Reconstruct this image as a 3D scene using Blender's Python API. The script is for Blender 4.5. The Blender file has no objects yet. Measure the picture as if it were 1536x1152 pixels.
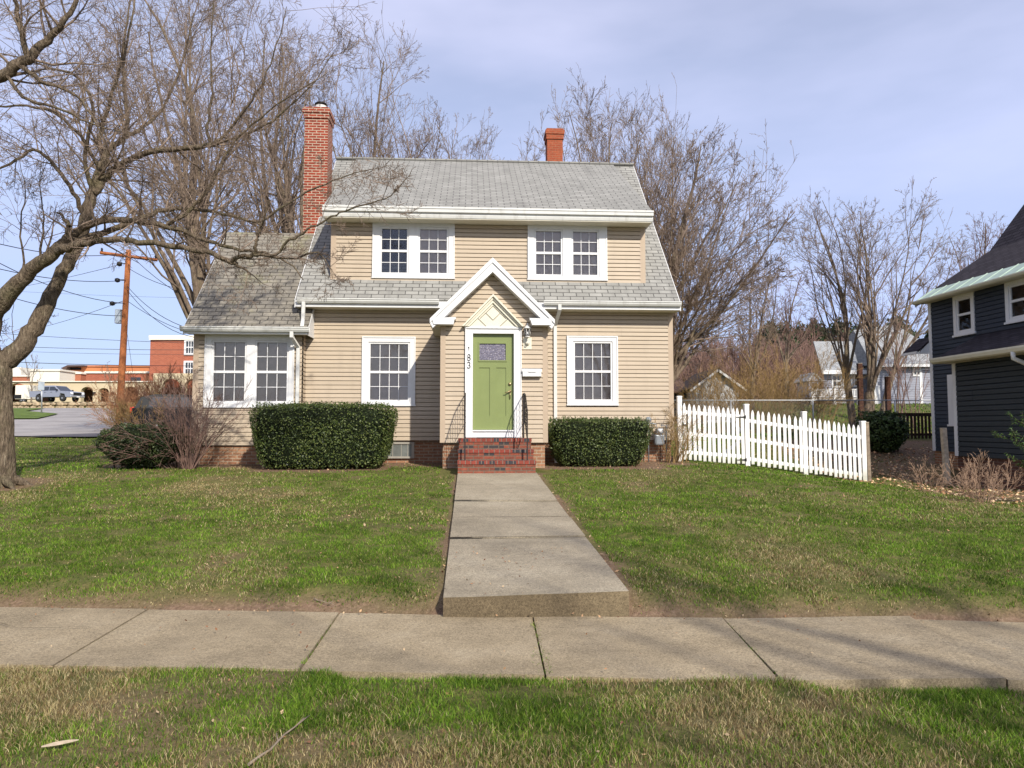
import bpy, math, random
import numpy as np
from mathutils import Vector, Matrix
random.seed(7); RNG = np.random.default_rng(11)
S = bpy.context.scene; COL = S.collection
TH = math.radians(3.3); CT, ST = math.cos(TH), math.sin(TH); W0 = 17.0
F = 1075.0; HC = 1.6; PIT = math.atan(64 / F)
SUN_AZ = math.radians(29); SUN_EL = math.radians(36)

# ---------------------------------------------------------------- frames
def hw(u, v, z=0.0):                      # house frame (u along facade, v depth) to world
    return (u * CT - v * ST, W0 + u * ST + v * CT, z)
def at(px, py, Y):                        # a point of the photograph at real distance Y
    a = (px - 768) / F; b = (576 - py) / F; c, s = math.cos(PIT), math.sin(PIT)
    d = (a, c - b * s, s + b * c); t = Y / d[1]
    return (d[0] * t, Y, d[2] * t + HC)

# ---------------------------------------------------------------- terrain
PR = [(-80, 0), (6.5, .16), (15, .70), (17, .76), (20, .9), (25, 1.25), (32, 1.45), (50, 2.45), (70, 3.4), (71.2, 3.45), (72, 4.1), (90, 4.7), (130, 5.5), (400, 9), (900, 12)]
def sm(t):
    t = np.clip(t, 0, 1); return t * t * (3 - 2 * t)
def yfar(x): return 6.2 - .065 * x
WALKW = 1.47
def gz_raw(x, y):
    x = np.asarray(x, float); y = np.asarray(y, float)
    yf = yfar(np.clip(x, -30, 30)); d = y - yf
    p = np.interp(y, [a for a, b in PR], [b for a, b in PR])
    near = np.where(d < -WALKW, .0, np.where(d < 0, -.07, .145 * sm(d / .32) + np.maximum(d - .32, 0) * .0625))
    w = sm((y - 12) / 3.0)
    z = near * (1 - w) + p * w
    drop = sm((x - 4.2) / 4.6) * np.clip((y - 9) / 8.0, 0, 1) * .5 * (1 - sm((y - 18) / 5.5))
    z = z - drop
    edge = sm((x - 7.9) / .5) * sm((y - 7) / 2) * (1 - sm((y - 16) / 2)) * .08
    z = z - edge
    z = z + .85 * sm((y - 28) / 14) * sm((x - 6) / 6)
    z = z + 8 * sm((y - 58) / 120) * sm((x - 2) / 30)
    return z
GX = np.unique(np.concatenate([np.arange(-12, 14.01, .25), np.arange(-90, -12, 2.0), np.arange(14, 60, 1.5), np.arange(-600, -90, 30), np.arange(60, 601, 20)]))
GY = np.unique(np.concatenate([np.arange(-3, 20, .2), np.arange(20, 75, .8), np.arange(-80, -3, 7), np.arange(75, 200, 5), np.arange(200, 901, 50)]))
_X, _Y = np.meshgrid(GX, GY)
GZ = gz_raw(_X, _Y)
def gz(x, y):
    x = np.asarray(x, float); y = np.asarray(y, float)
    i = np.clip(np.searchsorted(GX, x) - 1, 0, len(GX) - 2); j = np.clip(np.searchsorted(GY, y) - 1, 0, len(GY) - 2)
    fx = (x - GX[i]) / (GX[i + 1] - GX[i]); fy = (y - GY[j]) / (GY[j + 1] - GY[j])
    return (GZ[j, i] * (1 - fx) + GZ[j, i + 1] * fx) * (1 - fy) + (GZ[j + 1, i] * (1 - fx) + GZ[j + 1, i + 1] * fx) * fy
def g(x, y): return float(gz(x, y))

# ---------------------------------------------------------------- materials
def rgb(c): return (c[0], c[1], c[2], 1.0)
class Mat:
    def __init__(s, name):
        s.m = bpy.data.materials.new(name); s.m.use_nodes = True; s.t = s.m.node_tree
        s.b = s.t.nodes['Principled BSDF']; s.out = s.t.nodes['Material Output']
    def n(s, ty, **kw):
        nd = s.t.nodes.new(ty)
        for k, v in kw.items():
            if k.startswith('_'): setattr(nd, k[1:], v)
            else:
                k2 = k.replace('_', ' '); nd.inputs[k2].default_value = v
        return nd
    def l(s, a, b): s.t.links.new(a, b)
    def co(s, which='Object', scale=(1, 1, 1)):
        tc = s.n('ShaderNodeTexCoord'); mp = s.n('ShaderNodeMapping'); s.l(tc.outputs[which], mp.inputs[0]); mp.inputs['Scale'].default_value = scale
        return mp.outputs[0]
    def noise(s, vec, scale, detail=4, rough=.6):
        nd = s.n('ShaderNodeTexNoise', Scale=scale, Detail=detail, Roughness=rough); s.l(vec, nd.inputs['Vector']); return nd.outputs['Fac']
    def ramp(s, fac, stops):
        r = s.n('ShaderNodeValToRGB'); s.l(fac, r.inputs[0]); e = r.color_ramp.elements
        while len(e) < len(stops): e.new(.5)
        for i, (p, c) in enumerate(stops): e[i].position = p; e[i].color = rgb(c) if len(c) == 3 else c
        return r.outputs[0]
    def mix(s, fac, a, b, mode='MIX'):
        m = s.n('ShaderNodeMix', _data_type='RGBA', _blend_type=mode)
        for v, i in ((fac, 0), (a, 6), (b, 7)):
            if hasattr(v, 'is_linked'): s.l(v, m.inputs[i])
            else: m.inputs[i].default_value = v if i == 0 else rgb(v)
        return m.outputs[2]
    def math(s, op, a, b=0.0):
        m = s.n('ShaderNodeMath', _operation=op)
        for v, i in ((a, 0), (b, 1)):
            if hasattr(v, 'is_linked'): s.l(v, m.inputs[i])
            else: m.inputs[i].default_value = v
        return m.outputs[0]
    def bump(s, h, strength=.4, dist=.01):
        b = s.n('ShaderNodeBump', Strength=strength, Distance=dist); s.l(h, b.inputs['Height']); s.l(b.outputs[0], s.b.inputs['Normal'])
    def done(s, col=None, rough=.6, spec=.3, metal=0):
        if col is not None:
            if hasattr(col, 'is_linked'): s.l(col, s.b.inputs['Base Color'])
            else: s.b.inputs['Base Color'].default_value = rgb(col)
        s.b.inputs['Roughness'].default_value = rough; s.b.inputs['Specular IOR Level'].default_value = spec; s.b.inputs['Metallic'].default_value = metal
        return s.m
def m_plain(name, c, rough=.5, spec=.3, metal=0, var=.12, scale=3.0, bump=0.0, dirt=None):
    m = Mat(name); v = m.co(); f = m.noise(v, scale, 5)
    lo = tuple(x * (1 - var) for x in c); hi = tuple(min(1, x * (1 + var)) for x in c)
    col = m.ramp(f, [(.3, lo), (.7, hi)])
    if dirt:
        f2 = m.noise(m.co(scale=(1, 1, .25)), 7, 6, .7); col = m.mix(m.ramp(f2, [(.52, (0, 0, 0)), (.72, (dirt, dirt, dirt))]), col, (c[0] * .45, c[1] * .42, c[2] * .36))
    if bump: m.bump(m.noise(v, scale * 25, 3), bump, .004)
    return m.done(col, rough, spec, metal)
def m_siding(name, c, var=.07):
    m = Mat(name); v = m.co('UV', (.35, 10.0, 1)); f = m.noise(v, 1.0, 3)
    col = m.ramp(f, [(.3, tuple(x * (1 - var) for x in c)), (.7, tuple(x * (1 + var) for x in c))])
    f2 = m.noise(m.co('UV', (3, .7, 1)), 1.3, 6, .65)
    col = m.mix(m.ramp(f2, [(.5, (0, 0, 0)), (.8, (.35, .35, .35))]), col, tuple(x * .62 for x in c))
    m.bump(m.noise(m.co('UV', (4, 60, 1)), 3, 2), .12, .003)
    return m.done(col, .5, .25)
def m_brick(name, c1, c2, mort, dark=None, w=.21, h=.072, ms=.011, spread=.5):
    m = Mat(name); uv = m.co('UV')
    b = m.n('ShaderNodeTexBrick', Scale=1.0); b.inputs['Mortar Size'].default_value = ms; b.inputs['Mortar Smooth'].default_value = .3
    b.inputs['Brick Width'].default_value = w; b.inputs['Row Height'].default_value = h; b.inputs['Bias'].default_value = 0
    b.inputs['Color1'].default_value = rgb(c1); b.inputs['Color2'].default_value = rgb(c2); b.inputs['Mortar'].default_value = rgb(mort)
    m.l(uv, b.inputs['Vector'])
    f = m.noise(uv, 14, 5, .7)
    col = m.mix(.55, b.outputs[0], m.mix(1.0, b.outputs[0], m.ramp(f, [(.3, (.45, .42, .4)), (.7, (1.35, 1.3, 1.3))]), 'MULTIPLY'))
    if dark is not None:
        fw = m.n('ShaderNodeTexWhiteNoise', _noise_dimensions='2D')
        sx = m.n('ShaderNodeSeparateXYZ'); m.l(uv, sx.inputs[0]); cx = m.n('ShaderNodeCombineXYZ')
        row = m.math('FLOOR', m.math('DIVIDE', sx.outputs[1], h)); off = m.math('MULTIPLY', m.math('MODULO', row, 2.0), .5)
        m.l(m.math('FLOOR', m.math('ADD', m.math('DIVIDE', sx.outputs[0], w), off)), cx.inputs[0]); m.l(row, cx.inputs[1]); m.l(cx.outputs[0], fw.inputs[0])
        sel = m.math('MULTIPLY', m.math('GREATER_THAN', fw.outputs[0], 1 - spread), m.math('SUBTRACT', 1.0, b.outputs['Fac']))
        col = m.mix(sel, col, dark)
    hgt = m.math('ADD', m.math('MULTIPLY', b.outputs['Fac'], -1.0), m.math('MULTIPLY', f, .5))
    m.bump(hgt, .6, .006)
    return m.done(col, .85, .15)
def m_shingle(name, c, var=.10, moss=None, w=.31, h=.145, soft=0.0):
    m = Mat(name); uv = m.co('UV')
    b = m.n('ShaderNodeTexBrick', Scale=1.0); b.inputs['Mortar Size'].default_value = .011; b.inputs['Mortar Smooth'].default_value = .1
    b.inputs['Brick Width'].default_value = w; b.inputs['Row Height'].default_value = h
    b.inputs['Color1'].default_value = rgb(tuple(x * (1 - var) for x in c)); b.inputs['Color2'].default_value = rgb(tuple(x * (1 + var) for x in c)); b.inputs['Mortar'].default_value = rgb(tuple(x * .36 for x in c))
    m.l(uv, b.inputs['Vector'])
    f = m.noise(uv, 2.2, 6, .65); f3 = m.noise(uv, 90, 2, .6)
    col = m.mix(1.0, b.outputs[0], m.ramp(f, [(.28, (.86, .86, .85)), (.72, (1.12, 1.12, 1.11))]), 'MULTIPLY')
    col = m.mix(.5, col, m.mix(1.0, col, m.ramp(f3, [(.35, (.8, .8, .8)), (.65, (1.2, 1.2, 1.2))]), 'MULTIPLY'))
    fs = m.noise(m.co('UV', (1.2, .18, 1)), 2.4, 4, .6)
    col = m.mix(m.ramp(fs, [(.52, (0, 0, 0)), (.75, (.45, .45, .45))]), col, tuple(x * .5 for x in c))
    if moss:
        fm = m.noise(uv, 1.1, 6, .7); col = m.mix(m.ramp(fm, [(.53, (0, 0, 0)), (.72, (.5, .5, .5))]), col, moss)
    sx = m.n('ShaderNodeSeparateXYZ'); m.l(uv, sx.inputs[0])
    fr = m.math('FRACT', m.math('DIVIDE', sx.outputs[1], h))
    hgt = m.math('ADD', m.math('MULTIPLY', fr, -1.0), m.math('MULTIPLY', b.outputs['Fac'], -.6))
    m.bump(hgt, .8, .012)
    return m.done(col, .9, .12)
def m_bark(name, c1, c2, c3, sc=9):
    m = Mat(name); v = m.co('Object', (1, 1, .28)); f = m.noise(v, sc * 1.6, 8, .75); f2 = m.noise(m.co(), 1.7, 5, .7)
    col = m.ramp(f, [(.32, c1), (.55, c2), (.75, c3)])
    col = m.mix(m.ramp(f2, [(.5, (0, 0, 0)), (.7, (.55, .55, .55))]), col, (c2[0] * .8, c2[1] * 1.0, c2[2] * .7))
    vo = m.n('ShaderNodeTexVoronoi', Scale=sc * 1.3, _feature='DISTANCE_TO_EDGE'); m.l(v, vo.inputs['Vector'])
    m.bump(m.math('ADD', f, m.math('MINIMUM', vo.outputs['Distance'], .3)), 1.0, .07)
    return m.done(col, .9, .15)
def m_attr(name, rough=.6, spec=.25, trans=0.0):
    m = Mat(name); a = m.n('ShaderNodeAttribute', _attribute_name='Col')
    m.done(a.outputs['Color'], rough, spec)
    if trans:
        tr = m.n('ShaderNodeBsdfTranslucent'); m.l(a.outputs['Color'], tr.inputs[0]); mx = m.n('ShaderNodeMixShader'); mx.inputs[0].default_value = trans
        m.l(m.b.outputs[0], mx.inputs[1]); m.l(tr.outputs[0], mx.inputs[2]); m.l(mx.outputs[0], m.out.inputs[0])
    return m.m
def m_glass(name='window_glass', tint=.93, ior=1.52):
    m = Mat(name); t = m.n('ShaderNodeBsdfTransparent'); t.inputs[0].default_value = (tint, tint, tint, 1)
    gl = m.n('ShaderNodeBsdfGlossy'); gl.inputs['Roughness'].default_value = .03
    f = m.n('ShaderNodeFresnel'); f.inputs[0].default_value = ior
    b = m.n('ShaderNodeBump', Strength=.05, Distance=.02); m.l(m.noise(m.co(), 2.5, 2), b.inputs['Height']); m.l(b.outputs[0], gl.inputs['Normal'])
    fa = m.math('ADD', m.math('MULTIPLY', f.outputs[0], 1.1), .01)
    mx = m.n('ShaderNodeMixShader'); m.l(fa, mx.inputs[0]); m.l(t.outputs[0], mx.inputs[1]); m.l(gl.outputs[0], mx.inputs[2]); m.l(mx.outputs[0], m.out.inputs[0])
    return m.m

SIDING = m_siding('beige_vinyl_siding', (.45, .37, .275))
TAN = m_plain('tan_corner_trim', (.42, .33, .24), .5, .25, var=.05)
WHITE = m_plain('white_trim_paint', (.68, .68, .675), .42, .35, var=.04, scale=2, dirt=.18)
CREAM = m_plain('cream_trim_paint', (.66, .63, .51), .5, .3, var=.05, dirt=.15)
GUTTER = m_plain('white_gutter_metal', (.62, .62, .59), .35, .4, var=.06, dirt=.4)
SOFFIT = m_plain('soffit_panel', (.62, .58, .47), .6, .2, var=.05)
ROOF = m_shingle('grey_roof_shingle', (.275, .27, .25))
ROOFW = m_shingle('weathered_roof_shingle', (.225, .205, .172), moss=(.26, .25, .08))
CHIM = m_brick('red_chimney_brick', (.30, .055, .028), (.20, .036, .02), (.42, .33, .25), ms=.013)
CHIM2 = m_brick('orange_chimney_brick', (.34, .09, .042), (.28, .07, .035), (.30, .14, .08), ms=.008)
FOUND = m_brick('foundation_brick', (.36, .20, .115), (.27, .13, .075), (.36, .29, .21))
STEPB = m_brick('step_brick', (.25, .075, .045), (.17, .06, .04), (.15, .115, .085), dark=(.05, .045, .045), spread=.15, h=.07)
ROWL = m_brick('rowlock_brick', (.25, .058, .04), (.18, .05, .036), (.19, .15, .12), dark=(.045, .045, .05), spread=.2, w=.105, h=.2, ms=.010)
DOORG = m_plain('green_door_paint', (.195, .235, .085), .38, .4, var=.05)
GLASS = m_glass(); BLIND = m_plain('grey_window_shade', (.62, .52, .44), .9, .1, var=.08, scale=9)
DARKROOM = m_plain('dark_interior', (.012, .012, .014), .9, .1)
IRON = m_plain('wrought_iron', (.03, .022, .02), .55, .4, metal=.3, var=.3, scale=14)
BRASS = m_plain('aged_brass', (.42, .33, .17), .35, .5, metal=.8)
BLACK = m_plain('black_metal', (.012, .012, .012), .5, .4)
NAVY = m_siding('dark_blue_siding', (.032, .042, .058), .12)
NAVYG = m_siding('dark_slate_siding', (.026, .034, .040), .12)
DROOF = m_shingle('charcoal_roof_shingle', (.042, .036, .042), .25, h=.135)
COPPER = m_plain('green_copper_flashing', (.38, .48, .40), .55, .3, var=.12, scale=4)
_p = Mat('white_fence_paint'); _v = _p.co(); _z = _p.n('ShaderNodeSeparateXYZ'); _p.l(_v, _z.inputs[0]); _n = _p.noise(_p.co(scale=(1, 1, .3)), 16, 6, .7)
_g = _p.math('ADD', _p.math('MULTIPLY', _p.math('MAXIMUM', _p.math('SUBTRACT', .22, _z.outputs[2]), 0.0), 2.2), _p.math('MULTIPLY', _p.math('MAXIMUM', _p.math('SUBTRACT', _n, .56), 0.0), 2.2)); PICKW = _p.done(_p.mix(_p.math('MINIMUM', _g, .6), (.80, .79, .76), (.27, .28, .18)), .5, .3)
OLDWOOD = m_plain('weathered_wood', (.24, .19, .14), .85, .15, var=.35, scale=12, bump=.4)
DARKWOOD = m_plain('dark_fence_wood', (.035, .02, .015), .8, .15, var=.3)
RUST = m_plain('rusty_post', (.07, .03, .018), .8, .2, var=.4, scale=10)
BARK = m_bark('lichen_bark', (.05, .037, .026), (.19, .145, .10), (.38, .32, .23), 12)
BARKD = m_bark('dark_bark', (.028, .02, .016), (.085, .06, .045), (.14, .105, .08))
BARKG = m_bark('grey_brown_bark', (.10, .075, .055), (.22, .165, .12), (.33, .26, .20), 5)
TWIG = m_plain('twig_bark', (.22, .165, .125), .8, .15, var=.3, scale=2)
TWIGR = m_plain('reddish_twig_bark', (.20, .125, .10), .8, .15, var=.3, scale=1.2)
TWIGT = m_plain('tan_twig_bark', (.33, .22, .15), .8, .15, var=.3, scale=2)
TWIGO = m_plain('orange_twig_bark', (.34, .17, .09), .8, .15, var=.3, scale=2)
TWIGY = m_plain('yellow_twig_bark', (.28, .185, .08), .8, .15, var=.3, scale=1)
LEAF = m_attr('leaf', .5, .35, .15); BLADE = m_attr('grass_blade', .6, .2, .35); LITTER = m_attr('dry_leaf', .8, .15)
POLEW = m_plain('orange_pole_wood', (.36, .13, .05), .85, .15, var=.3, scale=6)
WIRE = m_plain('cable_rubber', (.02, .02, .025), .6, .3)
GALV = m_plain('galvanised_metal', (.36, .37, .38), .4, .5, metal=.5)

# ---------------------------------------------------------------- mesh builder
OFF = {}
class MB:
    def __init__(s): s.v = []; s.f = []; s.sm = []
    def add(s, vs, fs, smooth=False):
        o = len(s.v); s.v += [tuple(p) for p in vs]; s.f += [tuple(i + o for i in f) for f in fs]; s.sm += [smooth] * len(fs); return s
    def box(s, x0, x1, y0, y1, z0, z1, bev=0.0):
        if x0 > x1: x0, x1 = x1, x0
        if y0 > y1: y0, y1 = y1, y0
        if z0 > z1: z0, z1 = z1, z0
        b = min(bev, (x1 - x0) * .45, (y1 - y0) * .45, (z1 - z0) * .45)
        if b <= 0:
            return s.add([(x0, y0, z0), (x1, y0, z0), (x1, y1, z0), (x0, y1, z0), (x0, y0, z1), (x1, y0, z1), (x1, y1, z1), (x0, y1, z1)],
                  [(0, 3, 2, 1), (4, 5, 6, 7), (0, 1, 5, 4), (1, 2, 6, 5), (2, 3, 7, 6), (3, 0, 4, 7)])
        bm = bmesh.new(); bmesh.ops.create_cube(bm, size=1)
        for q in bm.verts: q.co = ((x0 + x1) / 2 + q.co.x * (x1 - x0), (y0 + y1) / 2 + q.co.y * (y1 - y0), (z0 + z1) / 2 + q.co.z * (z1 - z0))
        bmesh.ops.bevel(bm, geom=bm.edges[:], offset=b, segments=2, profile=.5, affect='EDGES')
        bm.verts.index_update(); s.add([q.co[:] for q in bm.verts], [[q.index for q in f.verts] for f in bm.faces]); bm.free(); return s
    def quad(s, a, b, c, d): return s.add([a, b, c, d], [(0, 1, 2, 3)])
    def prism(s, poly, ax, a0, a1):       # poly of 2-D points, extruded along axis ax ('x','y','z')
        def P(p, t): return {'x': (t, p[0], p[1]), 'y': (p[0], t, p[1]), 'z': (p[0], p[1], t)}[ax]
        n = len(poly); vs = [P(p, a0) for p in poly] + [P(p, a1) for p in poly]
        fs = [tuple(range(n))[::-1], tuple(range(n, 2 * n))] + [(i, (i + 1) % n, n + (i + 1) % n, n + i) for i in range(n)]
        return s.add(vs, fs)
    def slab(s, a, b, c, d, t):           # sheet a,b,c,d with thickness t downward
        n = (Vector(b) - Vector(a)).cross(Vector(d) - Vector(a)).normalized()
        if n.z < 0: n = -n
        lo = [tuple(Vector(p) - n * t) for p in (a, b, c, d)]
        return s.add([a, b, c, d] + lo, [(0, 1, 2, 3), (7, 6, 5, 4), (0, 4, 5, 1), (1, 5, 6, 2), (2, 6, 7, 3), (3, 7, 4, 0)])
    def tube(s, pts, rad, k=8, cap=True):
        if not hasattr(rad, '__len__'): rad = [rad] * len(pts)
        V_, F4 = tubes([(pts, rad)], k); o = len(s.v)
        s.v += [tuple(p) for p in V_]; s.f += [tuple(int(i) + o for i in f) for f in F4]; s.sm += [True] * len(F4)
        if cap:
            n = len(pts); s.f += [tuple(o + i for i in range(k))[::-1], tuple(o + (n - 1) * k + i for i in range(k))]; s.sm += [False] * 2
        return s
    def lathe(s, c, prof, k=16, ax='z'):  # prof [(r, h)]
        vs = []; fs = []
        for r, h in prof:
            for i in range(k):
                a = 2 * math.pi * i / k; p = (r * math.cos(a), r * math.sin(a), h)
                if ax == 'y': p = (p[0], p[2], p[1])
                if ax == 'x': p = (p[2], p[0], p[1])
                vs.append((c[0] + p[0], c[1] + p[1], c[2] + p[2]))
        for j in range(len(prof) - 1):
            for i in range(k): fs.append((j * k + i, j * k + (i + 1) % k, (j + 1) * k + (i + 1) % k, (j + 1) * k + i))
        fs += [tuple(range(k))[::-1], tuple(range((len(prof) - 1) * k, len(prof) * k))]
        return s.add(vs, fs, True)
    def build(s, name, mat, parent=None, label=None, weld=False):
        off = (0, 0, 0)
        if parent is not None: off = OFF.get(parent.name, (0, 0, 0))
        me = bpy.data.meshes.new(name)
        me.from_pydata([(a - off[0], b - off[1], c - off[2]) for a, b, c in s.v], [], s.f)
        me.polygons.foreach_set('use_smooth', s.sm)
        boxuv(me); me.materials.append(mat); me.update()
        o = bpy.data.objects.new(name, me); COL.objects.link(o)
        if parent is not None: o.parent = parent
        OFF[o.name] = off
        if label: o['label'] = label
        return o
def build_split(mb, cuts, name, mat, parent, axis=0):   # the pieces left and right of each cut become parts of their own
    bins = {}
    for f, sm_ in zip(mb.f, mb.sm):
        c = sum(mb.v[i][axis] for i in f) / len(f); bins.setdefault(sum(c > q for q in cuts), []).append((f, sm_))
    out = []
    for b in sorted(bins):
        m = MB(); idx = {}
        for f, sm_ in bins[b]:
            nf = []
            for i in f:
                if i not in idx: idx[i] = len(m.v); m.v.append(mb.v[i])
                nf.append(idx[i])
            m.f.append(tuple(nf)); m.sm.append(sm_)
        out.append(m.build(name, mat, parent))
    return out
import bmesh
def boxuv(me):
    n = len(me.loops)
    if n == 0: return
    co = np.empty(len(me.vertices) * 3); me.vertices.foreach_get('co', co); co = co.reshape(-1, 3)
    li = np.empty(n, int); me.loops.foreach_get('vertex_index', li)
    me.update(); pn = np.empty(len(me.polygons) * 3); me.polygons.foreach_get('normal', pn); pn = pn.reshape(-1, 3)
    lt = np.empty(len(me.polygons), int); me.polygons.foreach_get('loop_total', lt)
    N = np.repeat(pn, lt, axis=0); up = np.abs(N[:, 2]) > .97
    t = np.cross(np.array([0, 0, 1.0]), N); t[up] = (1, 0, 0); t /= np.maximum(np.linalg.norm(t, axis=1), 1e-9)[:, None]
    s_ = np.cross(N, t); P = co[li]; uv = np.stack([(P * t).sum(1), (P * s_).sum(1)], 1)
    l = me.uv_layers.new(name='UVMap'); l.data.foreach_set('uv', uv.ravel())
def tubes(polys, k):
    Vs = []; Fs = []; base = 0; groups = {}
    for p, r in polys: groups.setdefault(len(p), []).append((p, r))
    ang = np.arange(k) * 2 * np.pi / k; ca, sa = np.cos(ang), np.sin(ang)
    for n, L in groups.items():
        P = np.array([p for p, r in L], float); R = np.array([r for p, r in L], float); B = len(L)
        T = np.gradient(P, axis=1); T /= np.maximum(np.linalg.norm(T, axis=2), 1e-9)[..., None]
        mt = T.mean(1); ref = np.where(np.abs(mt[:, 2:3]) < .8, np.array([[0, 0, 1.0]]), np.array([[1.0, 0, 0]]))
        A = np.cross(T, ref[:, None, :]); A /= np.maximum(np.linalg.norm(A, axis=2), 1e-9)[..., None]; Bn = np.cross(T, A)
        V = P[:, :, None, :] + R[:, :, None, None] * (ca[None, None, :, None] * A[:, :, None, :] + sa[None, None, :, None] * Bn[:, :, None, :])
        Vs.append(V.reshape(-1, 3))
        b = np.arange(B)[:, None, None] * n * k; j = np.arange(n - 1)[None, :, None] * k; i = np.arange(k)[None, None, :]; i2 = (i + 1) % k
        f = np.stack([b + j + i + 0 * i, b + j + i2, b + j + k + i2, b + j + k + i], -1).reshape(-1, 4) + base
        Fs.append(f); base += B * n * k
    return np.concatenate(Vs), np.concatenate(Fs)
def npmesh(name, V, Fq, mat, parent=None, smooth=True, col=None, off=None):
    if off is None and parent is not None: off = OFF.get(parent.name, (0, 0, 0))
    if off is not None: V = V - np.array(off)
    me = bpy.data.meshes.new(name); k = Fq.shape[1]
    me.vertices.add(len(V)); me.vertices.foreach_set('co', V.astype(np.float32).ravel())
    me.loops.add(Fq.size); me.loops.foreach_set('vertex_index', Fq.astype(np.int32).ravel())
    me.polygons.add(len(Fq)); me.polygons.foreach_set('loop_start', np.arange(len(Fq), dtype=np.int32) * k)
    me.polygons.foreach_set('use_smooth', np.full(len(Fq), smooth))
    me.update(calc_edges=True)
    if col is not None:
        a = me.attributes.new('Col', 'FLOAT_COLOR', 'POINT'); a.data.foreach_set('color', np.concatenate([col, np.ones((len(col), 1))], 1).astype(np.float32).ravel())
    me.materials.append(mat); o = bpy.data.objects.new(name, me); COL.objects.link(o)
    if parent is not None: o.parent = parent
    return o
def tag(o, label, cat, group=None, kind=None):
    if label: o['label'] = label
    if cat: o['category'] = cat
    if group: o['group'] = group
    if kind: o['kind'] = kind
    return o
def thing(name, label, cat, loc, rot=0.0, group=None, off=None):
    o = bpy.data.objects.new(name, None); COL.objects.link(o); o.location = loc; o.rotation_euler = (0, 0, rot); o.empty_display_size = .2
    OFF[o.name] = off if off is not None else (0, 0, 0)
    return tag(o, label, cat, group)
def hthing(name, label, cat, u, v, z, group=None):   # a thing whose parts are written in house coordinates
    return thing(name, label, cat, hw(u, v, z), TH, group, (u, v, z))
def wthing(name, label, cat, x, y, z, group=None):   # a thing whose parts are written in world coordinates
    return thing(name, label, cat, (x, y, z), 0, group, (x, y, z))
def copy_tree(o, parent=None):
    c = o.copy(); COL.objects.link(c)
    if parent is not None: c.parent = parent
    for ch in list(o.children): copy_tree(ch, c)
    return c
def struct(o, label=None): o['kind'] = 'structure'; return o

# lap siding: courses between z0 and z1 on plane v (facing -v) or plane u (facing -u / +u)
def laps(mb, iv, z0, z1, plane, ax='v', sgn=-1, step=.1, holes=(), d=.028):
    z = z0
    def spans(za, zb):
        zm = (za + zb) / 2; A = iv(za); B = iv(zb)
        sp = [(A, B)] if A and B and A[1] > A[0] else []
        if sp and sp[0][1][1] < sp[0][1][0]: m_ = (sp[0][1][0] + sp[0][1][1]) / 2; sp = [(A, (m_, m_))]
        for (h0, h1, hz0, hz1) in holes:
            if hz0 < zm < hz1:
                nx = []
                for (a0, a1), (b0, b1) in sp:
                    if h0 > a0: nx.append(((a0, min(a1, h0)), (b0, min(b1, h0))))
                    if h1 < a1: nx.append(((max(a0, h1), a1), (max(b0, h1), b1)))
                sp = nx
        return sp
    def P(t, dd, zz):
        return (t, plane + sgn * dd, zz) if ax == 'v' else (plane + sgn * dd, t, zz)
    while z < z1 - 1e-6:
        zt = min(z + step, z1)
        pcs = []
        for (a0, a1), (b0, b1) in spans(z, zt):
            row = int(round(z / step)) // 2; sx = (row * 1.37) % 3.6 - 9.0; cuts = [q for q in (sx + 3.6 * i for i in range(9)) if max(a0, b0) + .3 < q < min(a1, b1) - .3]
            eds = [(a0, b0)] + [(q, q) for q in cuts] + [(a1, b1)]
            for i_, (e0, e1) in enumerate(zip(eds, eds[1:])): pcs.append(((e0[0], e1[0]), (e0[1], e1[1]), (i_ % 2) * .004))
        d_base = d
        for (a0, a1), (b0, b1), dd_ in pcs:
            d = d_base + dd_
            zk = z + (zt - z) * .74; c0 = a0 + (b0 - a0) * .74; c1 = a1 + (b1 - a1) * .74
            q = [P(a0, d, z), P(a1, d, z), P(c1, d * .72, zk), P(c0, d * .72, zk)]; q2 = [P(c0, d * .72, zk), P(c1, d * .72, zk), P(b1, -.004, zt), P(b0, -.004, zt)]; r = [P(a0, -.004, z), P(a1, -.004, z), P(a1, d, z), P(a0, d, z)]
            for w4 in (q, q2, r): mb.add(w4[::-1] if (ax == 'v') != (sgn < 0) else w4, [(0, 1, 2, 3)])
            d = d_base
        z = zt
    return mb

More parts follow.
